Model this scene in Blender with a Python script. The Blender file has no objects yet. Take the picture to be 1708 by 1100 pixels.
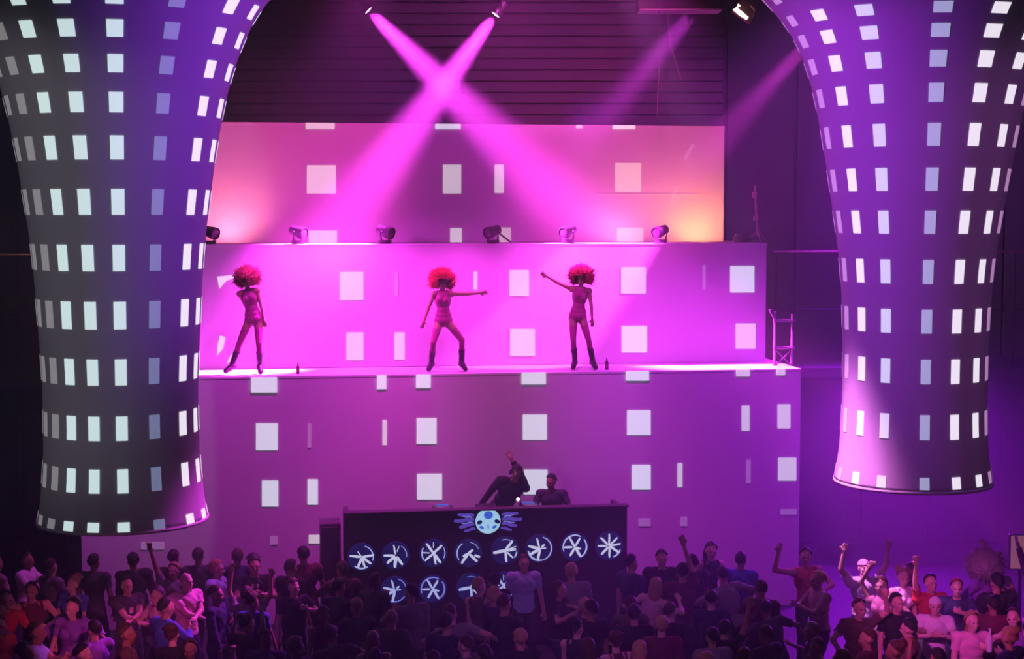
import bpy, bmesh, math, random
import numpy as np
from mathutils import Vector, Matrix, noise
random.seed(7)
R = math.radians
SC = bpy.context.scene
COL = SC.collection

# ------------------------------------------------------------------ camera
W, H, F = 1708.0, 1100.0, 2700.0
PITCH = R(4.1)
EYE = Vector((0.0, 0.0, 6.8))
cd = bpy.data.cameras.new('camera'); cam = bpy.data.objects.new('camera', cd); COL.objects.link(cam)
cd.sensor_width = 36.0; cd.lens = F / W * 36.0; cd.clip_end = 200; cd.clip_start = 0.1
cam.location = EYE; cam.rotation_euler = (math.pi/2 - PITCH, 0, 0)
SC.camera = cam

def ray(px, py):
    a, b = (px - W/2)/F, (H/2 - py)/F
    return Vector((a, math.cos(PITCH) + b*math.sin(PITCH), -math.sin(PITCH) + b*math.cos(PITCH)))
def at_y(px, py, y):
    d = ray(px, py); return EYE + d*(y/d.y)
def at_z(px, py, z):
    d = ray(px, py); return EYE + d*((z - EYE.z)/d.z)
def on_plane(px, py, p, n):
    d = ray(px, py); return EYE + d*((p - EYE).dot(n)/d.dot(n))

# ------------------------------------------------------------------ world, exposure
wd = bpy.data.worlds.new('world'); SC.world = wd; wd.use_nodes = True
wd.node_tree.nodes['Background'].inputs[0].default_value = (0.010, 0.003, 0.016, 1)
wd.node_tree.nodes['Background'].inputs[1].default_value = 0.35
# thin stage haze fills the hall
_vs = wd.node_tree.nodes.new('ShaderNodeVolumeScatter'); _vs.inputs['Density'].default_value = 0.020; _vs.inputs['Anisotropy'].default_value = 0.5
wd.node_tree.links.new(_vs.outputs['Volume'], wd.node_tree.nodes['World Output'].inputs['Volume'])
SC.view_settings.view_transform = 'Standard'; SC.view_settings.look = 'None'
SC.view_settings.gamma = 1.0; SC.view_settings.use_curve_mapping = False
SC.view_settings.exposure = 0.0
SC.cycles.use_denoising = True
SC.cycles.max_bounces = 4; SC.cycles.diffuse_bounces = 2; SC.cycles.glossy_bounces = 1
SC.cycles.transmission_bounces = 1; SC.cycles.volume_bounces = 0; SC.cycles.transparent_max_bounces = 8
SC.cycles.sample_clamp_indirect = 3.0
SC.cycles.caustics_reflective = False; SC.cycles.caustics_refractive = False

# ------------------------------------------------------------------ lights of the room
YAW = R(8.3)
U = Vector((math.cos(YAW), math.sin(YAW), 0)); N = Vector((math.sin(YAW), -math.cos(YAW), 0))
S1 = Vector((0, 27.0, 0)); S2 = S1 - N*1.3; S3 = S2 - N*1.3
def spot(name, loc, target, power, color, size, blend=0.5, radius=0.1):
    l = bpy.data.lights.new(name, 'SPOT'); l.energy = power; l.color = color
    l.spot_size = R(size); l.spot_blend = blend; l.shadow_soft_size = radius
    o = bpy.data.objects.new(name, l); COL.objects.link(o)
    loc = Vector(loc); o.location = loc
    o.rotation_euler = (Vector(target) - loc).to_track_quat('-Z', 'Y').to_euler()
    return o
MAG = (1.0, 0.05, 0.95); VIO = (0.42, 0.04, 1.0); PINK = (1.0, 0.22, 0.62); ORA = (1.0, 0.34, 0.10)
t1 = lambda x, y: on_plane(x, y, S1, N)
t2 = lambda x, y: on_plane(x, y, S2, N)
t3 = lambda x, y: on_plane(x, y, S3, N)
# washes from the rig over the dance floor (out of the picture)
spot('wash_light', (-1.9, 23.4, 10.8), t1(420, 870), 4000, (0.78, 0.045, 0.80), 56, 0.8, 0.25)
spot('wash_light', (0.0, 23.4, 10.8), t1(850, 860), 2200, (0.92, 0.060, 0.62), 54, 0.8, 0.25)
spot('wash_light', (1.9, 23.6, 10.8), t1(1260, 860), 3300, (0.60, 0.024, 1.0), 54, 0.8, 0.25)
spot('wash_light', (-2.0, 22.8, 10.8), t3(470, 235), 2200, (1.0, 0.065, 0.42), 42, 0.6, 0.25)
spot('wash_light', (1.9, 22.8, 10.8), t3(1060, 235), 2000, (1.0, 0.065, 0.42), 42, 0.6, 0.25)
# lamps along the edge of the middle tier, shining down its face
def edge(px, out, dz): 
    p = on_plane(px, 406, S2, N); return p + N*out + Vector((0, 0, dz))
spot('edge_light', edge(450, 1.0, .50), t2(560, 580), 430, MAG, 130, 1.0, 0.08)
spot('edge_light', edge(560, 1.0, .50), t2(630, 620), 520, MAG, 140, 1.0, 0.08)
spot('edge_light', edge(780, .95, .45), t2(740, 640), 130, MAG, 110, 1.0, 0.08)
spot('edge_light', edge(945, 1.0, .50), t2(910, 620), 420, MAG, 130, 1.0, 0.08)
# warm uplights at the foot of the top tier
def foot(px, out): 
    p = on_plane(px, 404, S3, N); return p + N*out
spot('uplight', foot(1160, .8), t3(1160, 340), 300, ORA, 130, 0.9, 0.05)
spot('uplight', foot(1030, .7), t3(1030, 340), 110, (1.0, 0.26, 0.30), 130, 0.9, 0.05)
spot('uplight', foot(385, .7), t3(380, 340), 150, (1.0, 0.22, 0.34), 120, 0.9, 0.05)
# the two crossing beams, ending on the middle tier
XA, XB = at_y(614, 17, 28.7), at_y(827, 24, 28.5)
TA, TB = t2(960, 360), t2(520, 440)
spot('beam_light', XA + (TA-XA).normalized()*0.06, TA, 260000, (1.0, 0.05, 0.95), 20.0, 1.0, 0.10)
spot('beam_light', XB + (TB-XB).normalized()*0.06, TB, 280000, (1.0, 0.05, 0.95), 20.0, 1.0, 0.10)
# two fainter beams from the right
spot('beam_light', at_y(1152, 26, 28.2), at_y(930, 290, 26.0), 20000, (0.9, 0.05, 0.95), 14, 0.9, 0.15)
spot('beam_light', at_y(1345, 75, 27.9), t2(955, 500), 24000, (1.0, 0.05, 0.95), 17, 0.35, 0.12)
# towers
spot('tower_light', (-0.5, 19.5, 8.2), (-4.6, 21.8, 7.8), 620, (0.34, 0.04, 1.0), 84, 0.6, 0.2)
spot('tower_light', (-10.5, 11, 8.0), (-6.0, 22, 6.0), 850, (0.88, 0.80, 0.97), 37, 0.6, 0.2)
spot('tower_light', (0.6, 19.5, 8.0), (5.2, 22.8, 7.0), 1300, (0.46, 0.035, 1.0), 80, 0.6, 0.2)
spot('tower_light', (1.0, 22.0, 11.0), (4.60, 22.6, 3.5), 26000, (1.0, 0.24, 0.95), 12, 1.0, 0.25)
# crowd
spot('crowd_light', (-1.5, 12.5, 6.2), (-5.5, 21.2, 0.9), 2700, (1.0, 0.10, 0.42), 15.5, 0.7, 0.2)
spot('crowd_light', (1.5, 12.5, 6.2), (6.2, 21.6, 1.0), 4200, (1.0, 0.09, 0.75), 16.5, 0.7, 0.2)
spot('crowd_light', (0.0, 12.0, 6.5), (1.0, 21.0, 0.9), 1000, (0.70, 0.14, 0.90), 30, 0.9, 0.2)
# violet light falling behind the purple-lit tower and over the back wall
spot('back_light', (6.0, 29.2, 11.3), (6.6, 29.0, 0.5), 26000, (0.42, 0.008, 1.0), 36, 0.9, 0.3)
spot('back_light', (0.6, 25.5, 11.0), (0.3, 33, 10.2), 3600, (0.80, 0.09, 0.70), 62, 0.9, 0.3)
spot('back_light', (5.4, 27.0, 11.0), (6.9, 33, 7.6), 4200, (0.62, 0.07, 0.90), 70, 0.9, 0.3)
spot('back_light', (7.4, 30.3, 3.9), (6.4, 27.0, 0.6), 7000, (0.42, 0.008, 1.0), 120, 0.9, 0.3)
spot('tower_light', (10.0, 13, 8.5), (6.4, 22.6, 6.0), 1100, (0.62, 0.12, 0.82), 40, 0.7, 0.3)
spot('rail_fill', (-9.2, 29.9, 6.9), (-9.6, 30.38, 5.9), 14, (1.0, 0.42, 0.22), 120, 0.9, 0.05)  # unseen warm lamp, added to turn the handrail end orange

# ------------------------------------------------------------------ helpers
_mats = {}
def mat(name, color, rough=0.75, emit=None, strength=0.0, metal=0.0, nscale=12.0, namt=0.12, bump=0.0, wave=None):
    if name in _mats: return _mats[name]
    m = bpy.data.materials.new(name); m.use_nodes = True
    nt = m.node_tree; b = nt.nodes['Principled BSDF']
    b.inputs['Roughness'].default_value = rough; b.inputs['Metallic'].default_value = metal
    b.inputs['Specular IOR Level'].default_value = 0.3
    tc = nt.nodes.new('ShaderNodeTexCoord'); nz = nt.nodes.new('ShaderNodeTexNoise')
    nz.inputs['Scale'].default_value = nscale; nz.inputs['Detail'].default_value = 4
    nt.links.new(tc.outputs['Object'], nz.inputs['Vector'])
    mx = nt.nodes.new('ShaderNodeMix'); mx.data_type = 'RGBA'
    mx.inputs[6].default_value = tuple(c*(1-namt) for c in color) + (1,)
    mx.inputs[7].default_value = tuple(min(1, c*(1+namt)) for c in color) + (1,)
    nt.links.new(nz.outputs['Fac'], mx.inputs[0]); nt.links.new(mx.outputs[2], b.inputs['Base Color'])
    if bump:
        bp = nt.nodes.new('ShaderNodeBump'); bp.inputs['Strength'].default_value = bump; bp.inputs['Distance'].default_value = 0.02
        nt.links.new(nz.outputs['Fac'], bp.inputs['Height']); nt.links.new(bp.outputs['Normal'], b.inputs['Normal'])
    if emit:
        b.inputs['Emission Color'].default_value = tuple(emit) + (1,)
        b.inputs['Emission Strength'].default_value = strength
        m.cycles.emission_sampling = 'NONE'
    _mats[name] = m
    return m

def link(name, me, m=None, parent=None):
    o = bpy.data.objects.new(name, me); COL.objects.link(o)
    if m is not None:
        if me.materials:
            o.material_slots[0].link = 'OBJECT'; o.material_slots[0].material = m
        else:
            me.materials.append(m)
    if parent is not None: o.parent = parent
    return o
def mesh_of(bm, name, smooth=False):
    me = bpy.data.meshes.new(name); bm.to_mesh(me); bm.free()
    if smooth: me.shade_smooth()
    return me
def build(name, bm, m, parent=None, smooth=False, origin=None):
    """one mesh object; ORIGIN: world point that becomes the object's location when it has no parent"""
    return link(name, mesh_of(bm, name, smooth), m, parent)
def tag(o, label=None, cat=None, group=None, kind=None):
    if label: o['label'] = label
    if cat: o['category'] = cat
    if group: o['group'] = group
    if kind: o['kind'] = kind
    return o
def thing(name, label, cat, loc=(0, 0, 0), rz=0.0, group=None):
    o = bpy.data.objects.new(name, None); COL.objects.link(o); o.location = loc; o.rotation_euler = (0, 0, rz)
    o.empty_display_size = 0.2
    return tag(o, label, cat, group)

def add_box(bm, c, s, rot=None):
    M = Matrix.Translation(Vector(c))
    if rot is not None: M = M @ rot.to_4x4()
    M = M @ Matrix.Diagonal((s[0], s[1], s[2], 1))
    return bmesh.ops.create_cube(bm, size=1.0, matrix=M)['verts']
def add_cyl(bm, p, q, r1, r2=None, seg=14, caps=True):
    p, q = Vector(p), Vector(q); d = q - p
    if d.length < 1e-6: return []
    M = Matrix.Translation((p + q)/2) @ d.to_track_quat('Z', 'Y').to_matrix().to_4x4()
    return bmesh.ops.create_cone(bm, cap_ends=caps, segments=seg, radius1=r1, radius2=r1 if r2 is None else r2, depth=d.length, matrix=M)['verts']
_sph = {}
def add_ell(bm, c, r, rot=None, u=14, v=10):
    if (u, v) not in _sph:
        P = [(0, 0, 1)] + [(math.sin(math.pi*i/v)*math.cos(2*math.pi*j/u), math.sin(math.pi*i/v)*math.sin(2*math.pi*j/u), math.cos(math.pi*i/v)) for i in range(1, v) for j in range(u)] + [(0, 0, -1)]
        Fc = [(0, 1+j, 1+(j+1) % u) for j in range(u)]
        for i in range(v-2):
            a = 1+i*u; Fc += [(a+j, a+u+j, a+u+(j+1) % u, a+(j+1) % u) for j in range(u)]
        a = 1+(v-2)*u; Fc += [(a+j, len(P)-1, a+(j+1) % u) for j in range(u)]
        _sph[u, v] = (P, Fc)
    P, Fc = _sph[u, v]; c = Vector(c)
    M = (rot if rot is not None else Matrix.Identity(3)) @ Matrix.Diagonal((r[0], r[1], r[2]))
    vs = [bm.verts.new(c + M @ Vector(p)) for p in P]
    for f in Fc: bm.faces.new([vs[k] for k in f])
    return vs
def add_tube(bm, pts, r, seg=8):
    """one continuous swept tube"""
    pts = [Vector(p) for p in pts]; rings = []
    for i, p in enumerate(pts):
        t = (pts[min(i+1, len(pts)-1)] - pts[max(i-1, 0)]).normalized()
        q = t.to_track_quat('Z', 'Y').to_matrix()
        rr = r[i] if isinstance(r, (list, tuple)) else r
        rings.append([bm.verts.new(p + q @ Vector((math.cos(k*2*math.pi/seg)*rr, math.sin(k*2*math.pi/seg)*rr, 0))) for k in range(seg)])
    for a, b in zip(rings, rings[1:]):
        for k in range(seg): bm.faces.new((a[k], a[(k+1) % seg], b[(k+1) % seg], b[k]))
    bm.faces.new(rings[0][::-1]); bm.faces.new(rings[-1])
def bev(bm, w=0.01, seg=2):
    bmesh.ops.bevel(bm, geom=bm.edges[:], offset=w, segments=seg, affect='EDGES', profile=0.7)
def slab(bm, poly, n, th):
    """extrude a polygon of world points along n by th"""
    f = [bm.verts.new(p) for p in poly]; g = [bm.verts.new(p + n*th) for p in poly]
    k = len(poly)
    try:
        bm.faces.new(g); bm.faces.new(f[::-1])
        for i in range(k): bm.faces.new((f[i], f[(i+1) % k], g[(i+1) % k], g[i]))
    except ValueError: pass
    bmesh.ops.recalc_face_normals(bm, faces=bm.faces[:])

# ------------------------------------------------------------------ the hall
M_WALL = mat('black painted boards', (0.085, 0.055, 0.085), 0.7, nscale=6, namt=0.35, bump=0.3)
M_WALL2 = mat('black painted plaster', (0.05, 0.034, 0.058), 0.8, nscale=4, namt=0.3, bump=0.2)
M_FLOOR = mat('dark dance floor', (0.03, 0.026, 0.034), 0.5, nscale=8, namt=0.3)
M_CEIL = mat('black ceiling', (0.02, 0.018, 0.022), 0.9)
def struct(name, bm, m, parent=None):
    o = build(name, bm, m, parent); o['kind'] = 'structure'; return o
CEIL = 12.0; XW = 12.5; YB = 33.0
bm = bmesh.new(); add_box(bm, (0, 16, -0.1), (2*XW+0.6, 36.4, 0.2)); fl = struct('floor', bm, M_FLOOR)
tag(fl, 'dark dance floor under the crowd')
bm = bmesh.new(); add_box(bm, (0, 16, CEIL+0.1), (2*XW+0.6, 36.4, 0.2)); tag(struct('ceiling', bm, M_CEIL), 'black ceiling of the hall')
for s, nm in ((-1, 'wall_left'), (1, 'wall_right')):
    bm = bmesh.new(); add_box(bm, (s*(XW+0.15), 16, CEIL/2), (0.3, 36.4, CEIL)); tag(struct(nm, bm, M_WALL2), 'black side wall of the hall')
bm = bmesh.new(); add_box(bm, (0, YB+0.15, CEIL/2), (2*XW, 0.3, CEIL)); wb = struct('wall_back', bm, M_WALL2)
tag(wb, 'dark back wall clad in horizontal boards above the stage')
# horizontal boards behind the stage, tall vertical panels to either side
bx0, bx1 = at_y(380, 100, YB).x, at_y(1206, 100, YB).x
bm = bmesh.new(); add_box(bm, (0, 0, 0), (bx1-bx0, 0.06, 0.205)); bev(bm, 0.012, 1)
brd = mesh_of(bm, 'board'); brd.materials.append(M_WALL)
z = 8.0; k = 0
while z < CEIL - 0.1:
    o = bpy.data.objects.new('board', brd); COL.objects.link(o); o.parent = wb
    o.location = ((bx0+bx1)/2, YB - 0.03 - 0.012*((k*7) % 3), z); z += 0.225; k += 1
pw = 1.42
bm = bmesh.new(); add_box(bm, (0, 0, 0), (pw-0.04, 0.07, CEIL-0.1)); bev(bm, 0.015, 1)
pnl = mesh_of(bm, 'wall_panel'); pnl.materials.append(M_WALL2)
for x0, s in ((bx1+0.06, 1), (bx0-0.06, -1)):
    x = x0
    while abs(x) + pw < XW:
        o = bpy.data.objects.new('wall_panel', pnl); COL.objects.link(o); o.parent = wb
        o.location = (x + s*pw/2, YB - 0.035, CEIL/2); x += s*pw
# side galleries with rails
M_RAIL = mat('worn steel pipe', (0.30, 0.22, 0.20), 0.45, metal=0.4)
M_DECK = mat('black gallery deck', (0.045, 0.03, 0.05), 0.7)
def gallery(nm, xa, xb, zt, rail_z, label):
    t = thing(nm, label, 'balcony', ((xa+xb)/2, 31.6, zt))
    c = Vector(t.location)
    bm = bmesh.new(); add_box(bm, (0, 0, -0.1), (abs(xb-xa), 2.6, 0.2)); bev(bm, 0.015, 1); build('deck', bm, M_DECK, t)
    bm = bmesh.new(); add_tube(bm, [(xa-c.x, -1.22, rail_z-zt), (xb-c.x, -1.22, rail_z-zt)], 0.028); build('handrail', bm, M_RAIL, t)
    n = max(2, int(abs(xb-xa)/1.3))
    me = None
    for i in range(n+1):
        x = xa + 0.06 + (xb-xa-0.12)*i/n - c.x
        bm = bmesh.new(); add_tube(bm, [(x, -1.22, 0), (x, -1.22, rail_z-zt)], 0.014); build('rail_post', bm, M_DECK, t)
    bm = bmesh.new(); add_tube(bm, [(xa-c.x, -1.22, (rail_z-zt)*0.5), (xb-c.x, -1.22, (rail_z-zt)*0.5)], 0.012); build('rail_bar', bm, M_DECK, t)
    for x in (xa+0.3-c.x, xb-0.3-c.x):
        bm = bmesh.new(); add_box(bm, (x, 0.4, -0.2-(zt-0.2)/2), (0.16, 0.16, zt-0.2)); build('support_post', bm, M_DECK, t)
    return t
ra = at_y(1290, 420, 30.38); la = at_y(30, 426, 30.38); ga = at_y(1400, 613, 30.3); gb = at_y(30, 634, 30.3)
gallery('balcony', ra.x, XW-0.02, ga.z, ra.z, 'dark balcony with thin handrail beside the stage, behind the purple-lit tower')
gallery('balcony', -XW+0.02, la.x+0.6, gb.z, la.z, 'dark balcony with orange-lit handrail end, behind the grey-lit tower')

# ------------------------------------------------------------------ stage: three stacked white tiers
M_STAGE = mat('matt white stage facing', (0.72, 0.70, 0.72), 0.85, nscale=2.0, namt=0.04, bump=0.05)
M_TRIM = mat('pale edge trim', (0.78, 0.74, 0.78), 0.6)
M_PW = mat('projected white', (0.7, 0.7, 0.7), 0.9, (0.62, 0.80, 0.80), 1.0)
M_PC = mat('projected cream', (0.7, 0.7, 0.7), 0.9, (0.52, 0.50, 0.36), 0.8)
M_PM = mat('projected half white', (0.7, 0.7, 0.7), 0.9, (0.60, 0.66, 0.60), 0.9)
M_PF = mat('projected faint', (0.7, 0.7, 0.7), 0.9, (0.30, 0.20, 0.34), 0.5)
M_PD = mat('projected dim', (0.7, 0.7, 0.7), 0.9, (0.22, 0.14, 0.30), 0.6)
PM = {'w': M_PW, 'c': M_PC, 'm': M_PM, 'f': M_PF, 'd': M_PD}
Z1 = on_plane(854, 622, S1, N).z; Z2 = on_plane(854, 406.5, S2, N).z; Z3 = on_plane(854, 207.5, S3, N).z
def u_of(p, s): return (p - s).dot(U)
def tier(s, ul, ur, z0, z1, depth, label, panels, polys=()):
    t = thing('stage_tier', label, 'stage', s, YAW)
    def loc(p):                      # world -> tier coordinates (x along the front, -y towards the hall)
        q = p - s; return Vector((q.dot(U), -q.dot(N), q.z))
    bm = bmesh.new(); add_box(bm, ((ul+ur)/2, depth/2, (z0+z1)/2), (ur-ul, depth, z1-z0)); bev(bm, 0.012, 1); build('body', bm, M_STAGE, t)
    bm = bmesh.new(); add_box(bm, ((ul+ur)/2, -0.004, z1-0.022), (ur-ul, 0.008, 0.04)); bev(bm, 0.003, 1); build('edge_trim', bm, M_TRIM, t)
    for k, (x0, x1, y0, y1, kind) in enumerate(panels):  # squares of projected light, built as thin glowing tiles
        c = [loc(on_plane(x, y, s, N)) for x, y in ((x0, y1), (x1, y1), (x1, y0), (x0, y0))]
        for v in c: v.y = 0.0; v.z = max(min(v.z, z1 - 0.001), z0 + 0.002)
        o = Vector((0, -0.026 if max(v.z for v in c) > z1-0.05 else -0.012, 0))
        bm = bmesh.new(); slab(bm, [v + Vector((0, 0.004, 0)) for v in c], Vector((0, -1, 0)), -o.y + 0.004); build('projected_light', bm, PM[kind], t)
    for poly, kind in polys:  # clipped scraps of the same projected light, also glowing tiles
        c = [loc(on_plane(x, y, s, N)) for x, y in poly]
        for v in c: v.y = 0.004
        bm = bmesh.new(); slab(bm, c, Vector((0, -1, 0)), 0.014); build('projected_light', bm, PM[kind], t)
    return t
T1P = [(419,462,630,655,'w'),(629,644,626,649,'w'),(694,718,625,647,'w'),(870,910,620,641,'w'),(1044,1082,617,635,'w'),(1228,1250,615,628,'m'),(1295,1309,614,626,'m'),
       (427,463,707,751,'w'),(513,519,707,747,'f'),(638,645,701,743,'m'),(695,728,698,741,'w'),(872,912,692,734,'w'),(1046,1085,685,726,'w'),(1237,1250,677,719,'m'),(1297,1318,675,715,'m'),
       (437,464,802,845,'w'),(513,530,800,842,'w'),(696,737,791,834,'w'),(874,913,784,825,'w'),(1054,1085,776,817,'w'),(1130,1138,773,813,'m'),(1245,1252,768,807,'f'),(1298,1328,764,802,'m'),
       (450,463,895,909,'d'),(515,538,893,907,'m'),(1065,1085,866,878,'d'),(1135,1146,863,878,'d'),(1302,1329,850,859,'d'),(235,274,905,917,'d')]
T2P = [(567,606,454,501,'m'),(578,606,555,601,'m'),(658,675,555,600,'m'),(658,664,455,494,'f'),(790,796,453,483,'m'),(850,882,451,494,'m'),(1036,1077,446,490,'m'),
       (1218,1258,444,488,'w'),(851,892,549,594,'m'),(1037,1079,544,588,'w'),(1227,1260,540,582,'m'),(1172,1177,442,483,'f')]
T3P = [(510,558,204.5,215,'m'),(726,768,206,215,'w'),(1022,1059,208,215,'w'),(961,971,208,214,'m'),(512,560,276,323,'m'),(739,769,275,323,'m'),(825,840,275,322,'m'),
       (515,562,385,407.5,'m'),(751,770,381,407.5,'m'),(1026,1069,272,320,'c'),(832,852,380,407,'c'),(1029,1073,380,406,'c'),(994,1164,323.3,325,'f')]
T2Q = [(((362,462),(392,459),(390,464),(376,470),(366,482)),'w'), (((367,560),(376,563),(372,582),(362,593),(363,575)),'w'), (((388,589),(387,602),(378,607),(383,597)),'w')]
T3Q = [(((1139,265),(1154,239),(1159,242),(1144,268)),'f'), (((1116,341),(1127,309),(1131,311),(1120,343)),'f')]
uL1 = u_of(on_plane(135, 905, S1, N), S1); uR1 = u_of(on_plane(1336, 640, S1, N), S1)
uR2 = u_of(on_plane(1278, 500, S2, N), S2); uR3 = u_of(on_plane(1208, 300, S3, N), S3)
tier(S1, uL1, uR1, 0.0, Z1, 4.6, 'lowest and widest white stage tier, behind the DJ booth', T1P)
tier(S2, uL1+0.55, uR2, Z1, Z2, 3.2, 'middle white stage tier, behind the three dancers', T2P, T2Q)
tier(S3, uL1+1.15, uR3, Z2, Z3, 1.8, 'topmost and narrowest white stage tier, glowing orange at its corner', T3P, T3Q)

# ------------------------------------------------------------------ two hanging flared columns
M_COL = mat('grey stretch fabric', (0.50, 0.48, 0.50), 0.8, nscale=30, namt=0.06, bump=0.04)
M_RIM = mat('pale hem band', (0.62, 0.60, 0.62), 0.7)
PC = {'W': mat('projected window white', (0.6,)*3, 0.9, (0.72, 0.93, 0.92), 1.0),  # windows of projected light, put into the emission of tiles
      'B': mat('projected window bright', (0.6,)*3, 0.9, (0.97, 0.92, 1.0), 1.15),
      'D': mat('projected window dim blue', (0.6,)*3, 0.9, (0.17, 0.22, 0.37), 0.9),
      'V': mat('projected window lavender', (0.6,)*3, 0.9, (0.70, 0.76, 0.93), 1.0),
      'L': mat('projected window blue', (0.6,)*3, 0.9, (0.45, 0.53, 0.78), 0.8),
      'G': mat('projected window grey', (0.6,)*3, 0.9, (0.27, 0.26, 0.27), 0.8),
      'P': mat('projected window pink', (0.6,)*3, 0.9, (0.62, 0.33, 0.62), 0.8)}
def column(cx, cy, ymid, prof, rows, angles, label):
    """prof: (image row, radius in px) along the axis, turned into metres at the column's own distance"""
    base = at_y(cx, cy, ymid)
    zs, rs = [], []
    for y, r in prof:
        p = at_y(cx, y, ymid); dep = (p - EYE).dot(Vector((0, math.cos(PITCH), -math.sin(PITCH))))
        zs.append(p.z); rs.append(r*dep/F)
    zs, rs = zs[::-1], rs[::-1]          # from the hem upwards
    zs.append(CEIL); rs.append(rs[-1] + (CEIL-zs[-2])*0.95)
    # smooth profile
    Zq = np.linspace(zs[0], zs[-1], 120)
    Rq = np.interp(Zq, zs, rs)
    ker = np.hanning(9); ker /= ker.sum()
    Rq = np.convolve(np.pad(Rq, 4, mode='reflect', reflect_type='odd'), ker, 'valid')
    rad = lambda z: float(np.interp(z, Zq, Rq))
    t = thing('hanging_column', label, 'column', (base.x, ymid, zs[0]))
    o0 = Vector(t.location); seg = 72
    bm = bmesh.new(); rings = []
    for z, r in list(zip(Zq, Rq)) + [(Zq[-1], Rq[-1]-0.03)] + list(zip(Zq[::-6], Rq[::-6]-0.03)):
        rings.append([bm.verts.new((r*math.sin(2*math.pi*k/seg), -r*math.cos(2*math.pi*k/seg), z-o0.z)) for k in range(seg)])
    for a, b in zip(rings, rings[1:] + rings[:1]):
        for k in range(seg): bm.faces.new((a[k], a[(k+1) % seg], b[(k+1) % seg], b[k]))
    bmesh.ops.recalc_face_normals(bm, faces=bm.faces[:])
    build('shell', bm, M_COL, t, True)
    bm = bmesh.new(); rr = rad(zs[0]); prev = None; rings = []
    for k in range(seg):
        a = 2*math.pi*k/seg
        rings.append([bm.verts.new(((rr+dr)*math.sin(a), -(rr+dr)*math.cos(a), dz)) for dr, dz in ((-0.045, -0.012), (0.012, -0.012), (0.012, 0.03), (-0.045, 0.03))])
    for k in range(seg):
        a, b = rings[k], rings[(k+1) % seg]
        for j in range(4): bm.faces.new((a[j], a[(j+1) % 4], b[(j+1) % 4], b[j]))
    bmesh.ops.recalc_face_normals(bm, faces=bm.faces[:])
    build('hem', bm, M_RIM, t, True)
    view = math.atan2(base.x, ymid)       # the side that faces the hall
    for (y, h, wdt) in rows:
        p = at_y(cx, y, ymid); dep = ymid
        # the front surface is nearer than the axis: find the height on the front of the shell
        zc = p.z
        for _ in range(6):
            r = rad(zc); q = at_y(cx, y, ymid - r); zc = q.z
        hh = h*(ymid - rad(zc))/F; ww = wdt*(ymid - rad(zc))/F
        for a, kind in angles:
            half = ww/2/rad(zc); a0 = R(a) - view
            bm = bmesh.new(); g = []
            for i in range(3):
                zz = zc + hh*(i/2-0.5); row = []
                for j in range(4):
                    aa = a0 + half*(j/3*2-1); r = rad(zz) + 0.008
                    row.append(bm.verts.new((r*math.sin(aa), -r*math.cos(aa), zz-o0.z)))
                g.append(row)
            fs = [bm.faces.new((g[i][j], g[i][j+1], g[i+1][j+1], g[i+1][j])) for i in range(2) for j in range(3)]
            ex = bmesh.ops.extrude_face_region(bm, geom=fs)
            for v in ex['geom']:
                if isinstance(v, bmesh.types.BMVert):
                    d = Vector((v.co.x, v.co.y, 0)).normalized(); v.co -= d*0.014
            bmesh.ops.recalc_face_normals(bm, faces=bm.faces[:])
            build('projected_light', bm, PC[kind], t)  # projected light as a glowing tile on the shell
    return t
profL = [(-130,400),(-80,330),(-40,285),(0,250),(40,224),(90,203),(150,184),(210,171),(270,160),(330,152),(400,142),(470,136),(540,132),(620,127),(700,125.5),(780,128),(840,134),(866,139)]
rowsL = [(-62,22,34),(-8,24,30),(46,27,27),(105,29,25),(170,33,23),(246,39,22),(337,43,21),(431,44,20),(527,46,20),(622,44,19),(716,41,19),(804,40,18),(881,16,20)]
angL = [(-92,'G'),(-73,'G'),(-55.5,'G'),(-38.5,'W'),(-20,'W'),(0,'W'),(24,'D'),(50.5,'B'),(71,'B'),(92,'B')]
column(203, 700, 22.0, profL, rowsL, angL, 'grey flared hanging column with projected white windows, dimly lit on its outer side')
profR = [(-130,400),(-80,335),(-40,292),(0,255),(38,222),(83,197),(135,179),(205,163),(280,150),(367,136),(436,126),(500,121),(590,118),(690,118),(750,121),(803,129)]
rowsR = [(-82,22,34),(-36,22,34),(11,17,31),(50,21,30),(97,26,27),(154,31,24),(224,37,21),(299,38,20),(371,38,18),(454,40,17),(537,40,17),(621,41,16),(714,42,16),(808,20,16)]
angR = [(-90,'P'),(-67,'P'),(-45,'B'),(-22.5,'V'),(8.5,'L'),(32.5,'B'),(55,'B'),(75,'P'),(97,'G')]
column(1524, 690, 23.0, profR, rowsR, angR, 'purple-lit flared hanging column with a glaring magenta patch at its foot')

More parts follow.
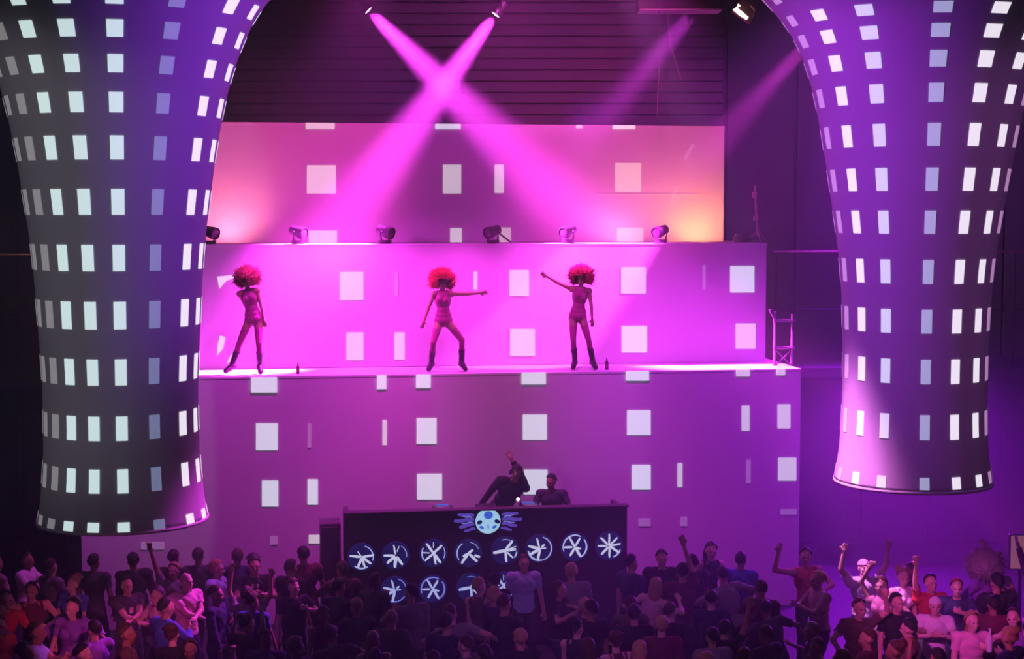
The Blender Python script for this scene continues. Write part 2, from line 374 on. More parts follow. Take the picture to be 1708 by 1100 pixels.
# ------------------------------------------------------------------ moving-head lamps
M_BLK = mat('black fixture casing', (0.035, 0.02, 0.035), 0.45)
M_LENS = mat('dark lens', (0.10, 0.05, 0.10), 0.15)
M_LENSON = mat('burning magenta lens', (0.8, 0.5, 0.8), 0.3, (1.0, 0.62, 1.0), 6.0)
M_CLAMP = mat('grey clamp steel', (0.22, 0.2, 0.22), 0.4, metal=0.6)
def lamp_head(loc, aim, label, group, lens=None, hang=0.0, scale=1.0, name='moving_head_lamp', side=1):
    """loc: pivot of the barrel; aim: direction of the beam; stands on a base below, or hangs from above by `hang` metres"""
    loc = Vector(loc); d = Vector(aim).normalized(); s = scale
    t = thing(name, label, 'stage light', loc, 0.0, group)
    q = d.to_track_quat('Z', 'Y').to_matrix()
    bm = bmesh.new()
    prof = [(0.055, -0.15), (0.082, -0.135), (0.09, -0.05), (0.094, 0.03), (0.105, 0.06), (0.108, 0.15), (0.098, 0.155), (0.092, 0.135)]
    rings = [[bm.verts.new(q @ Vector((r*s*math.cos(2*math.pi*k/18), r*s*math.sin(2*math.pi*k/18), z*s))) for k in range(18)] for r, z in prof]
    for a, b in zip(rings, rings[1:]):
        for k in range(18): bm.faces.new((a[k], a[(k+1) % 18], b[(k+1) % 18], b[k]))
    bm.faces.new(rings[0][::-1])
    build('barrel', bm, M_BLK, t, False)
    bm = bmesh.new(); add_ell(bm, q @ Vector((0, 0, 0.132*s)), (0.093*s, 0.093*s, 0.018*s), q, 18, 8); build('lens', bm, lens or M_LENS, t, True)
    up = 1 if hang else -1
    ax = Vector((-d.y, d.x, 0)); ax = ax.normalized() if ax.length > 1e-3 else Vector((1, 0, 0))
    for k in (-1, 1):
        bm = bmesh.new()
        add_tube(bm, [ax*k*0.09*s, ax*k*0.125*s, ax*k*0.125*s + Vector((0, 0, up*0.10*s)), ax*k*0.10*s + Vector((0, 0, up*0.17*s))], 0.016*s, 8)
        build('yoke_arm', bm, M_BLK, t)
    bm = bmesh.new(); add_cyl(bm, (0, 0, up*0.15*s), (0, 0, up*0.21*s), 0.12*s, 0.105*s, 18); build('base', bm, M_BLK, t)
    if hang:
        bm = bmesh.new(); add_tube(bm, [(0, 0, 0.2*s), (0, 0, hang)], 0.018); build('hanger', bm, M_CLAMP, t)
    return t
ONT2 = 'lamps along the top of the middle stage tier'
for k, (px, ax, lab) in enumerate(((349, 1, 'black lamp on the middle tier, half hidden by the grey-lit tower'), (497, 1, 'black lamp on the middle tier, above and between the first two dancers'),
                              (643, 1, 'black lamp on the middle tier, left of the crossing beams'), (824, -1, 'black lamp with a long side arm on the middle tier'),
                              (950, -1, 'black lamp on the middle tier above the dancer with raised arm'), (1105, -1, 'black lamp on the middle tier below the orange glow'))):
    p = on_plane(px, 406, S2, N); p.z = Z2
    p = p - N*0.13 + Vector((0, 0, 0.212))
    t = lamp_head(p, U*ax*0.9 + N*0.75 + Vector((0, 0, -0.28)), lab, ONT2)
    if k == 3:
        bm = bmesh.new(); add_tube(bm, [U*0.05 + N*0.1 + Vector((0, 0, 0.0)), U*0.30 + N*0.1 + Vector((0, 0, -0.19))], 0.016); build('side_arm', bm, M_BLK, t)
# the two lamps whose beams cross above the stage, hung from a truss above the picture
TRZ = 11.5
for p, tgt, lab in ((XA, TA, 'burning hanging lamp whose magenta beam shoots away from the grey-lit tower'), (XB, TB, 'burning hanging lamp whose magenta beam shoots towards the grey-lit tower')):
    lamp_head(p - (tgt-p).normalized()*0.13, tgt - p, lab, 'hanging lamps with crossing beams', M_LENSON, TRZ - 0.16 - p.z, 0.95, 'beam_lamp')
M_TRUSS = mat('dull aluminium truss', (0.25, 0.24, 0.26), 0.4, metal=0.7)
tr = thing('lighting_truss', 'aluminium box truss carrying the crossing beam lamps', 'truss', (0, 28.75, TRZ))
def along(xa, xb, y, z): return [(xa, y, z), (xb, y, z)]
for y in (-0.14, 0.14):
    for z in (0, 0.28):
        bm = bmesh.new(); add_tube(bm, along(-9, 9, y, z-0.12), 0.025); build('chord', bm, M_TRUSS, tr)
for y in (-0.14, 0.14):
    bm = bmesh.new(); pts = [(-9+0.3*i, y, (-0.12 if i % 2 else 0.16)) for i in range(61)]; add_tube(bm, pts, 0.012, 6); build('lacing', bm, M_TRUSS, tr)
for x in (-6, 0, 6):
    bm = bmesh.new(); add_tube(bm, [(x, 0, -0.12), (x, 0, CEIL-TRZ-0.01)], 0.012, 6); build('suspension_rod', bm, M_TRUSS, tr)

# dark lighting bar with a pale lower edge, cables hanging from it
b0, b1 = at_y(1062, 10, 28.5), at_y(1204, 10, 28.5)
lb = thing('lighting_bar', 'black lighting box with pale lower edge and hanging cables, near the ceiling', 'lighting bar', ((b0.x+b1.x)/2, 28.5, b0.z))
wl = b1.x - b0.x
bm = bmesh.new(); add_box(bm, (0, 0, 0.12), (wl, 0.5, 0.40)); bev(bm, 0.02); build('casing', bm, M_BLK, lb)
bm = bmesh.new(); add_box(bm, (0, -0.02, -0.095), (wl*0.96, 0.56, 0.03)); bev(bm, 0.008, 1); build('bottom_flange', bm, mat('pale flange', (0.42, 0.36, 0.38), 0.4), lb)
for k in (-1, 1):
    bm = bmesh.new(); add_tube(bm, [(k*wl*0.35, 0, 0.32), (k*wl*0.35, 0, CEIL-b0.z-0.01)], 0.02); build('suspension_rod', bm, M_TRUSS, lb)
M_CABLE = mat('grey cable', (0.22, 0.2, 0.22), 0.6)
c0 = at_y(1099, 22, 28.4) - Vector(lb.location); c1 = at_y(1096, 195, 28.4) - Vector(lb.location); c2 = at_y(1112, 22, 28.4) - Vector(lb.location); c3 = at_y(1136, 132, 28.4) - Vector(lb.location)
bm = bmesh.new(); add_tube(bm, [c0 + Vector((0, 0, 0.04)), c0*0.5+c1*0.5+Vector((0.02, 0, 0)), c1], 0.009, 6); build('cable', bm, M_CABLE, lb)
bm = bmesh.new(); add_tube(bm, [c2 + Vector((0, 0, 0.04)), c2*0.5+c3*0.5-Vector((0.04, 0, 0.05)), c3], 0.009, 6); build('cable', bm, M_CABLE, lb)

# burning halogen flood lamp beside the purple-lit tower
p = at_y(1240, 19, 27.0)
M_HOT = mat('burning halogen tube', (1, 0.9, 0.8), 0.4, (1.0, 0.86, 0.70), 3.2)
fl_ = thing('flood_lamp', 'burning cream-white angled flood lamp next to the flared tower top', 'stage light', p)
def lp(x, y, dy=0.0): return at_y(x, y, 27.0-dy) - p
bm = bmesh.new(); add_tube(bm, [lp(1233, 8, .12), lp(1226.5, 15, .12), lp(1236, 23, .12), lp(1247, 31, .12)], [0.03, 0.045, 0.04, 0.028], 10); build('lamp_tube', bm, M_HOT, fl_)
bm = bmesh.new(); add_tube(bm, [lp(1252, 9, .1), lp(1259, 17, .1), lp(1255, 29, .1)], [0.012, 0.02, 0.012], 8); build('reflector_edge', bm, mat('warm reflector', (0.55, 0.4, 0.3), 0.3), fl_)
bm = bmesh.new(); add_box(bm, lp(1244, 18), (0.36, 0.12, 0.30), Matrix.Rotation(R(35), 3, 'Y')); bev(bm, 0.02); build('housing', bm, mat('brown casing', (0.10, 0.03, 0.03), 0.5), fl_)
bm = bmesh.new(); add_tube(bm, [lp(1246, 10), Vector((0.05, 0, CEIL-p.z))], 0.02); build('hanger', bm, M_CLAMP, fl_)

# ------------------------------------------------------------------ things on the tiers
M_STEEL = mat('pale painted steel', (0.55, 0.48, 0.52), 0.5)
p0 = on_plane(1264, 404, S2 - N*0.5, N); p0.z = Z2
ls = thing('light_stand', 'pale pole with two clamps standing at the end of the middle tier', 'stand', p0)
tp = on_plane(1259.5, 309, S2 - N*0.5, N) - p0
bm = bmesh.new(); add_tube(bm, [(0, 0, 0.12), tp*0.55, tp], [0.026, 0.022, 0.015], 8); build('pole', bm, M_STEEL, ls)
for f in (0.42, 0.83):
    bm = bmesh.new(); add_box(bm, tp*f + Vector((-0.02, -0.02, 0)), (0.085, 0.07, 0.10)); bev(bm, 0.015); build('clamp', bm, M_STEEL, ls)
for k in range(3):
    a = k*2*math.pi/3 + 0.6
    bm = bmesh.new(); add_tube(bm, [(0, 0, 0.22), (0.2*math.cos(a), 0.2*math.sin(a), 0.012)], 0.012, 6); build('leg', bm, M_STEEL, ls)
p1 = on_plane(1238, 400, S2 - N*0.35, N); p1.z = Z2
cc = bmesh.new(); pts = []
for i in range(90):
    a = i*0.42; r = 0.14 + 0.02*math.sin(i*0.9); pts.append((r*math.cos(a), r*0.8*math.sin(a), 0.02 + 0.0015*i + 0.01*math.sin(i*1.7)))
add_tube(cc, pts, 0.014, 6)
o = build('cable_coil', cc, M_CABLE, None); o.location = p1; tag(o, 'heap of coiled cable beside the pale pole on the middle tier', 'cable')

p2 = on_plane(1307, 612, S1 - N*0.55, N); p2.z = Z1
ld = thing('ladder_frame', 'pale tubular ladder frame standing on the lowest tier end', 'ladder', p2)
M_LAD = mat('dull ladder steel', (0.17, 0.13, 0.18), 0.5)
def lq(x, y, b=0.0): return on_plane(x, y, S1 - N*(0.55+b), N) - p2
for xx, yt in ((1293, 520), (1322, 524)):
    top = lq(xx, yt); bm = bmesh.new(); add_tube(bm, [(top.x, top.y, 0.004), top], 0.027, 8); build('upright', bm, M_LAD, ld)
for y in (536, 581):
    bm = bmesh.new(); add_tube(bm, [lq(1290, y-1), lq(1325, y)], 0.026, 8); build('rung', bm, M_LAD, ld)
bm = bmesh.new(); add_tube(bm, [lq(1284, 517), lq(1294, 536)], 0.024, 8); build('hook', bm, M_LAD, ld)
bm = bmesh.new(); add_tube(bm, [lq(1294, 584), lq(1320, 610)], 0.012, 6); build('brace', bm, M_LAD, ld)
bm = bmesh.new(); add_tube(bm, [lq(1320, 584), lq(1294, 610)], 0.012, 6); build('brace', bm, M_LAD, ld)

M_BOT = mat('dark bottle glass', (0.10, 0.01, 0.06), 0.3); M_LABEL = mat('bottle label', (0.3, 0.1, 0.2), 0.6)
def bottle(px, lab, h=0.19, lean=0.0):
    b = on_plane(px, 625, S1 - N*0.30, N); b.z = Z1
    t = thing('bottle', lab, 'bottle', b); t.rotation_euler = (0, lean, 0)
    s = h/0.24; bm = bmesh.new(); prof = [(0.0, 0.0), (0.034, 0.0), (0.036, 0.01), (0.036, 0.14), (0.03, 0.165), (0.014, 0.19), (0.013, 0.225), (0.0, 0.225)]
    rings = [[bm.verts.new((max(r, 1e-4)*s*math.cos(2*math.pi*k/14), max(r, 1e-4)*s*math.sin(2*math.pi*k/14), z*s)) for k in range(14)] for r, z in prof]
    for a, c in zip(rings, rings[1:]):
        for k in range(14): bm.faces.new((a[k], a[(k+1) % 14], c[(k+1) % 14], c[k]))
    build('body', bm, M_BOT, t, True)
    bm = bmesh.new(); add_cyl(bm, (0, 0, 0.222*s), (0, 0, 0.242*s), 0.016*s); build('cap', bm, M_LABEL, t)
    bm = bmesh.new(); add_cyl(bm, (0, 0, 0.05*s), (0, 0, 0.12*s), 0.0368*s, caps=False); build('label_band', bm, M_LABEL, t)
bottle(497, 'dark bottle on the lowest tier, beside the dancer nearest the grey-lit tower', 0.18)
bottle(1012, 'dark bottle on the lowest tier, beside the dancer with raised arm', 0.20)

# ------------------------------------------------------------------ DJ booth
SB = S1 + N*1.9                                       # front face of the booth
bl, br_ = on_plane(575, 900, SB, N), on_plane(1046, 900, SB, N)
ZB = on_plane(812, 851.5, SB, N).z
ubl, ubr = u_of(bl, SB), u_of(br_, SB)
M_BOOTH = mat('black booth panel', (0.028, 0.012, 0.028), 0.55)
M_BOOTH2 = mat('dark booth side', (0.07, 0.025, 0.07), 0.6)
bt = thing('dj_booth', 'black DJ booth with rows of glowing blue-white discs', 'booth', SB, YAW)
def bq(px, py, off=0.0):
    q = on_plane(px, py, SB, N) - SB; return Vector((q.dot(U), -off, q.z))
bm = bmesh.new(); add_box(bm, ((ubl+ubr)/2, 0.06, ZB/2), (ubr-ubl, 0.12, ZB)); bev(bm, 0.012, 1); build('front_panel', bm, M_BOOTH, bt)
bm = bmesh.new(); add_box(bm, ((ubl+ubr)/2, 0.05, ZB+0.012), (ubr-ubl+0.05, 0.20, 0.03)); bev(bm, 0.008, 1); build('top_rail', bm, M_BOOTH2, bt)
for u0 in (ubl+0.05, ubr-0.05):
    bm = bmesh.new(); add_box(bm, (u0, 0.50, ZB/2-0.02), (0.08, 0.76, ZB-0.04)); bev(bm, 0.01, 1); build('side_panel', bm, M_BOOTH2, bt)
bm = bmesh.new(); add_box(bm, ((ubl+ubr)/2, 0.50, ZB-0.14), (ubr-ubl-0.2, 0.74, 0.05)); bev(bm, 0.01, 1); build('table_top', bm, M_BOOTH, bt)
M_GLOW = [mat('disc glow %d' % i, (0.05, 0.05, 0.1), 0.5, c, 1.0) for i, c in enumerate(((0.72, 0.74, 1.0), (0.50, 0.55, 1.0), (0.22, 0.24, 0.85)))]
M_DISC = mat('blue-black disc', (0.02, 0.02, 0.08), 0.4, (0.005, 0.007, 0.075), 1.0)  # faint blue emission stands for the glow halo around the strokes
def stroke(bm, c, pts, w, n=Vector((0, -1, 0)), th=0.012):
    """a brush stroke of tapering width on the disc plane; pts in disc units"""
    P = [c + Vector((x, 0, z)) for x, z in pts]; L, Rr = [], []
    for i, p in enumerate(P):
        t = (P[min(i+1, len(P)-1)] - P[max(i-1, 0)]).normalized(); s = Vector((-t.z, 0, t.x))
        ww = w*(0.55 + 0.45*math.sin(math.pi*(i+0.6)/len(P)))/2
        L.append(bm.verts.new(p + s*ww + n*th)); Rr.append(bm.verts.new(p - s*ww + n*th))
    for i in range(len(P)-1): bm.faces.new((L[i], L[i+1], Rr[i+1], Rr[i]))
DISCS = [ # spokes (angle, from, to, width), arcs (from, to, radius, width)
 ([(172, .05, .95, .2), (8, 0, .95, .2), (-38, 0, .9, .2), (-75, .1, .85, .18), (-112, .1, .9, .22), (125, .1, .55, .1)], [(-20, 75, .88, .09), (-130, -60, .9, .14)]),
 ([(178, .1, .95, .2), (-140, .05, .9, .24), (-95, .1, .95, .26), (-55, .1, .9, .22), (100, .1, .85, .14), (70, .3, .8, .08)], [(-10, 60, .85, .06)]),
 ([(125, 0, .95, .2), (-55, 0, .95, .22), (42, 0, .9, .2), (-140, 0, .9, .18), (-80, .1, .9, .18), (175, .3, .9, .1), (90, .4, .85, .08)], [(-30, 30, .88, .08), (150, 220, .9, .12)]),
 ([(-150, .1, .5, .2), (-125, .0, .95, .22), (35, 0, .45, .2), (-45, .1, .95, .22), (-20, .5, .95, .2)], [(120, 215, .88, .1), (20, 80, .85, .05)]),
 ([(190, 0, .95, .26), (52, 0, .95, .22), (5, .1, .85, .22), (-85, 0, .9, .2), (-45, .2, .85, .14), (20, .3, .9, .1)], [(60, 110, .85, .06), (-40, -5, .9, .12)]),
 ([(165, 0, .9, .22), (-150, .1, .9, .24), (-100, 0, .9, .22), (105, .1, .85, .16), (40, .2, .5, .16), (5, .0, .5, .12)], [(-80, 75, .92, .1), (-170, -80, .9, .16)]),
 ([(120, 0, .9, .18), (60, .1, .8, .18), (180, .2, .85, .18), (-60, 0, .9, .22), (-20, .1, .5, .16), (-120, .1, .8, .2)], [(60, 200, .92, .13), (-60, 40, .9, .14)]),
 ([(90, 0, .95, .16), (135, .1, .95, .18), (45, .1, .9, .16), (10, .0, .9, .16), (-35, 0, .95, .2), (-90, .1, .9, .18), (-135, .1, .9, .2), (178, .2, .9, .16)], [(-70, -20, .9, .14)])]
def disc(cx, cy, rp, spec, lab, mats, dim=1.0):
    c = bq(cx, cy); rr = (bq(cx+rp, cy) - bq(cx-rp, cy)).length/2
    bm = bmesh.new(); add_cyl(bm, c + Vector((0, 0.004, 0)), c + Vector((0, -0.014, 0)), rr*1.12, rr*1.08, 32); d = build('glowing_disc', bm, M_DISC, bt)
    d['label'] = lab
    spokes, arcs = spec
    for a, f, t_, w in spokes:
        bm = bmesh.new(); ca, sa = math.cos(R(a)), math.sin(R(a))
        stroke(bm, c, [(rr*(f+(t_-f)*i/3)*ca - 0.02*rr*sa*(i % 2), rr*(f+(t_-f)*i/3)*sa) for i in range(4)], w*rr, th=0.018)
        build('brush_stroke', bm, mats[0], d)
    for a, b, r_, w in arcs:
        bm = bmesh.new(); stroke(bm, c, [(rr*r_*math.cos(R(a+(b-a)*i/7)), rr*r_*math.sin(R(a+(b-a)*i/7))) for i in range(8)], w*rr, th=0.0175)
        build('brush_stroke', bm, mats[1], d)
cent = [(603.5, 929.5), (660, 927), (723, 923), (781, 923), (842.5, 918.5), (900, 915.5), (958.7, 912.7), (1016, 911)]
ordn = ['first', 'second', 'third', 'fourth', 'fifth', 'sixth', 'seventh', 'eighth']
for k, (x, y) in enumerate(cent):
    disc(x, y, 21.5, DISCS[k], ordn[k] + ' glowing disc of the upper row', (M_GLOW[0], M_GLOW[1]))
for k, (x, y) in enumerate(((658, 985), (722, 983), (785, 980), (840, 977))):
    disc(x, y, 21.5, DISCS[(5, 6, 4, 2)[k]], ordn[k] + ' glowing disc of the lower row', (M_GLOW[1], M_GLOW[2]))
# winged round emblem in the middle of the top edge
c = bq(814, 870); er = (bq(835, 870) - bq(793, 870)).length/2
M_E1 = mat('emblem pale blue', (0.05, 0.05, 0.1), 0.5, (0.42, 0.74, 1.0), 1.05); M_E2 = mat('emblem blue', (0.02, 0.03, 0.1), 0.5, (0.04, 0.14, 0.75), 1.0); M_E3 = mat('emblem violet', (0.05, 0.03, 0.1), 0.5, (0.11, 0.06, 0.48), 1.0)
bm = bmesh.new(); add_cyl(bm, c + Vector((0, 0.004, 0)), c + Vector((0, -0.02, 0)), er, er*0.97, 36); em = build('emblem', bm, M_E1, bt); em['label'] = 'round pale blue winged emblem'
def blob(pts, m, par, th):
    bm = bmesh.new(); slab(bm, [c + Vector((x*er, -th, z*er)) for x, z in pts], Vector((0, -1, 0)), 0.004); return build('emblem_mark', bm, m, par)
ell = lambda x, z, a, b, n=14, r=0: [(x + a*math.cos(2*math.pi*k/n)*math.cos(r) - b*math.sin(2*math.pi*k/n)*math.sin(r), z + a*math.cos(2*math.pi*k/n)*math.sin(r) + b*math.sin(2*math.pi*k/n)*math.cos(r)) for k in range(n)]
blob(ell(0.02, 0.50, 0.36, 0.32), M_E2, em, 0.021)
blob(ell(-0.68, -0.05, 0.22, 0.16, r=0.4), M_DISC, em, 0.021); blob(ell(0.72, -0.02, 0.24, 0.16, r=-0.4), M_DISC, em, 0.021)
blob(ell(-0.52, -0.46, 0.2, 0.11, r=-0.5), M_E2, em, 0.021); blob(ell(0.50, -0.44, 0.2, 0.11, r=0.5), M_E2, em, 0.021)
blob(ell(0.0, -0.42, 0.05, 0.2), M_E2, em, 0.021)
for s in (-1, 1):
    for (x0, z0, x1, z1, w, mm) in ((1.1, .5, 2.4, .62, .26, M_E3), (1.1, .15, 2.7, .12, .30, M_E3), (1.1, -.2, 2.3, -.38, .28, M_E3), (1.0, -.55, 1.9, -.7, .24, M_E3), (1.25, .32, 2.0, .5, .12, M_GLOW[2]), (1.2, -.05, 2.1, -.1, .10, M_GLOW[2])):
        bm = bmesh.new(); stroke(bm, c, [(s*er*(x0+(x1-x0)*i/3), er*(z0+(z1-z0)*i/3 + 0.06*math.sin(i*2))) for i in range(4)], w*er, th=0.012 if mm is M_E3 else 0.016)
        build('wing_feather', bm, mm, em)
# dark side unit behind the booth end, DJ platform, gear
pb = on_plane(560, 900, SB - N*0.6, N); zb2 = on_plane(560, 872, SB - N*0.6, N).z
us = u_of(pb, SB)
o = thing('speaker_cabinet', 'dark speaker cabinet beside the end of the DJ booth', 'speaker', SB + U*(ubl-0.20) - N*0.75, YAW)
bm = bmesh.new(); add_box(bm, (0, 0, zb2/2), (0.32, 0.5, zb2)); bev(bm, 0.02); build('cabinet', bm, M_BOOTH2, o)
bm = bmesh.new(); add_box(bm, (0, -0.255, zb2/2), (0.26, 0.02, zb2-0.1)); bev(bm, 0.006, 1); build('grille', bm, M_BOOTH, o)
pf = thing('dj_platform', 'raised black platform behind the DJ booth', 'platform', SB - N*1.40, YAW)
ZP = 1.02
bm = bmesh.new(); add_box(bm, ((ubl+ubr)/2, -0.02, ZP-0.04), (ubr-ubl-0.1, 0.92, 0.08)); bev(bm, 0.01, 1); build('deck', bm, M_BOOTH, pf)
for x in (ubl+0.2, (ubl+ubr)/2, ubr-0.2):
    for y in (-0.38, 0.36):
        bm = bmesh.new(); add_tube(bm, [(x, y, 0), (x, y, ZP-0.07)], 0.03); build('leg', bm, M_BOOTH2, pf)
def gear(name, px, w, d, h, lab, mixer=False):
    q = on_plane(px, 850, SB - N*0.5, N); u0 = u_of(q, SB)
    t = thing(name, lab, 'DJ equipment', SB + U*u0 - N*0.52 + Vector((0, 0, ZB-0.113)), YAW)
    bm = bmesh.new(); add_box(bm, (0, 0, h/2), (w, d, h)); bev(bm, 0.008, 1); build('case', bm, M_BLK, t)
    if mixer:
        for i in range(4):
            for j in range(3):
                bm = bmesh.new(); add_cyl(bm, (-w*.36+i*w*.24, d*.3-j*d*.18, h), (-w*.36+i*w*.24, d*.3-j*d*.18, h+.02), .012, .009, 8); build('knob', bm, M_CLAMP, t)
    else:
        bm = bmesh.new(); add_cyl(bm, (0, -d*.08, h), (0, -d*.08, h+.014), w*.38, w*.36, 28); build('jog_wheel', bm, M_CLAMP, t)
        bm = bmesh.new(); add_box(bm, (0, d*.36, h+.012), (w*.6, d*.16, .02)); build('display', bm, M_E2, t)
gear('disc_player', 740, .32, .38, .08, 'black disc player on the DJ table, farthest from the DJ')
gear('dj_mixer', 812, .32, .38, .09, 'black mixer in the middle of the DJ table', True)
gear('disc_player', 884, .32, .38, .08, 'black disc player on the DJ table, between DJ and helper')

# pale lit panel at the far edge of the hall
pq = at_y(1704, 921, 25.0)
sg = thing('wall_sign', 'pale orange lit sign at the edge of the picture, above the crowd', 'sign', (pq.x, 25.0, 0))
hw = 0.17; z0, z1 = at_y(1700, 949, 25.0).z, at_y(1700, 894, 25.0).z
bm = bmesh.new(); add_box(bm, (0, 0.04, (z0+z1)/2), (2*hw+.04, 0.08, z1-z0+.04)); bev(bm, 0.01, 1); build('frame', bm, M_BLK, sg)
bm = bmesh.new(); add_box(bm, (0, -0.005, (z0+z1)/2), (2*hw, 0.02, z1-z0)); bev(bm, 0.005, 1); build('lit_face', bm, mat('sign face', (0.6, 0.4, 0.35), 0.6, (0.40, 0.15, 0.13), 0.55), sg)
bm = bmesh.new(); add_tube(bm, [(0, 0.06, 0), (0, 0.06, z0)], 0.03); build('post', bm, M_BLK, sg)
bm = bmesh.new(); add_cyl(bm, (0, 0.06, 0), (0, 0.06, 0.03), 0.2, 0.18); build('base', bm, M_BLK, sg)

# ------------------------------------------------------------------ people
SKIN = [mat('skin %d' % i, c, 0.55, nscale=30, namt=0.06) for i, c in enumerate(((0.62, 0.40, 0.31), (0.52, 0.31, 0.22), (0.36, 0.20, 0.13), (0.68, 0.47, 0.38)))]
HAIRM = {n: mat('hair ' + n, c, 0.6, nscale=60, namt=0.3, bump=0.4) for n, c in (('black', (0.02, 0.016, 0.016)), ('brown', (0.07, 0.035, 0.02)), ('fair', (0.42, 0.28, 0.13)), ('red', (0.40, 0.10, 0.04)), ('grey', (0.35, 0.33, 0.33)))}
CLOTH = {n: mat('cloth ' + n, c, 0.85, nscale=40, namt=0.12, bump=0.1) for n, c in (('black', (0.02, 0.02, 0.022)), ('charcoal', (0.06, 0.06, 0.065)), ('navy', (0.03, 0.035, 0.09)), ('grey', (0.24, 0.24, 0.25)), ('white', (0.75, 0.74, 0.74)), ('pale pink', (0.72, 0.42, 0.52)), ('red', (0.5, 0.03, 0.04)), ('blue', (0.07, 0.12, 0.45)), ('violet', (0.25, 0.09, 0.45)), ('olive', (0.10, 0.11, 0.05)), ('brown', (0.12, 0.07, 0.05)), ('pale blue', (0.40, 0.52, 0.75)), ('orange', (0.65, 0.18, 0.05)), ('maroon', (0.14, 0.02, 0.05)))}
M_EYE = mat('dark eye', (0.02, 0.015, 0.015), 0.25)
M_SHOE = mat('black shoe leather', (0.02, 0.018, 0.02), 0.4)

def ik(a, c, l1, l2, hint):
    a, c = Vector(a), Vector(c); d = c - a; L = min(d.length, (l1+l2)*0.999); dn = d.normalized()
    c = a + dn*L
    x = (l1*l1 - l2*l2 + L*L)/(2*L); h = math.sqrt(max(0.0, l1*l1 - x*x))
    hv = Vector(hint); hv -= dn*hv.dot(dn)
    hv = hv.normalized() if hv.length > 1e-4 else Vector((0, 1, 0))
    return a + dn*x + hv*h, c

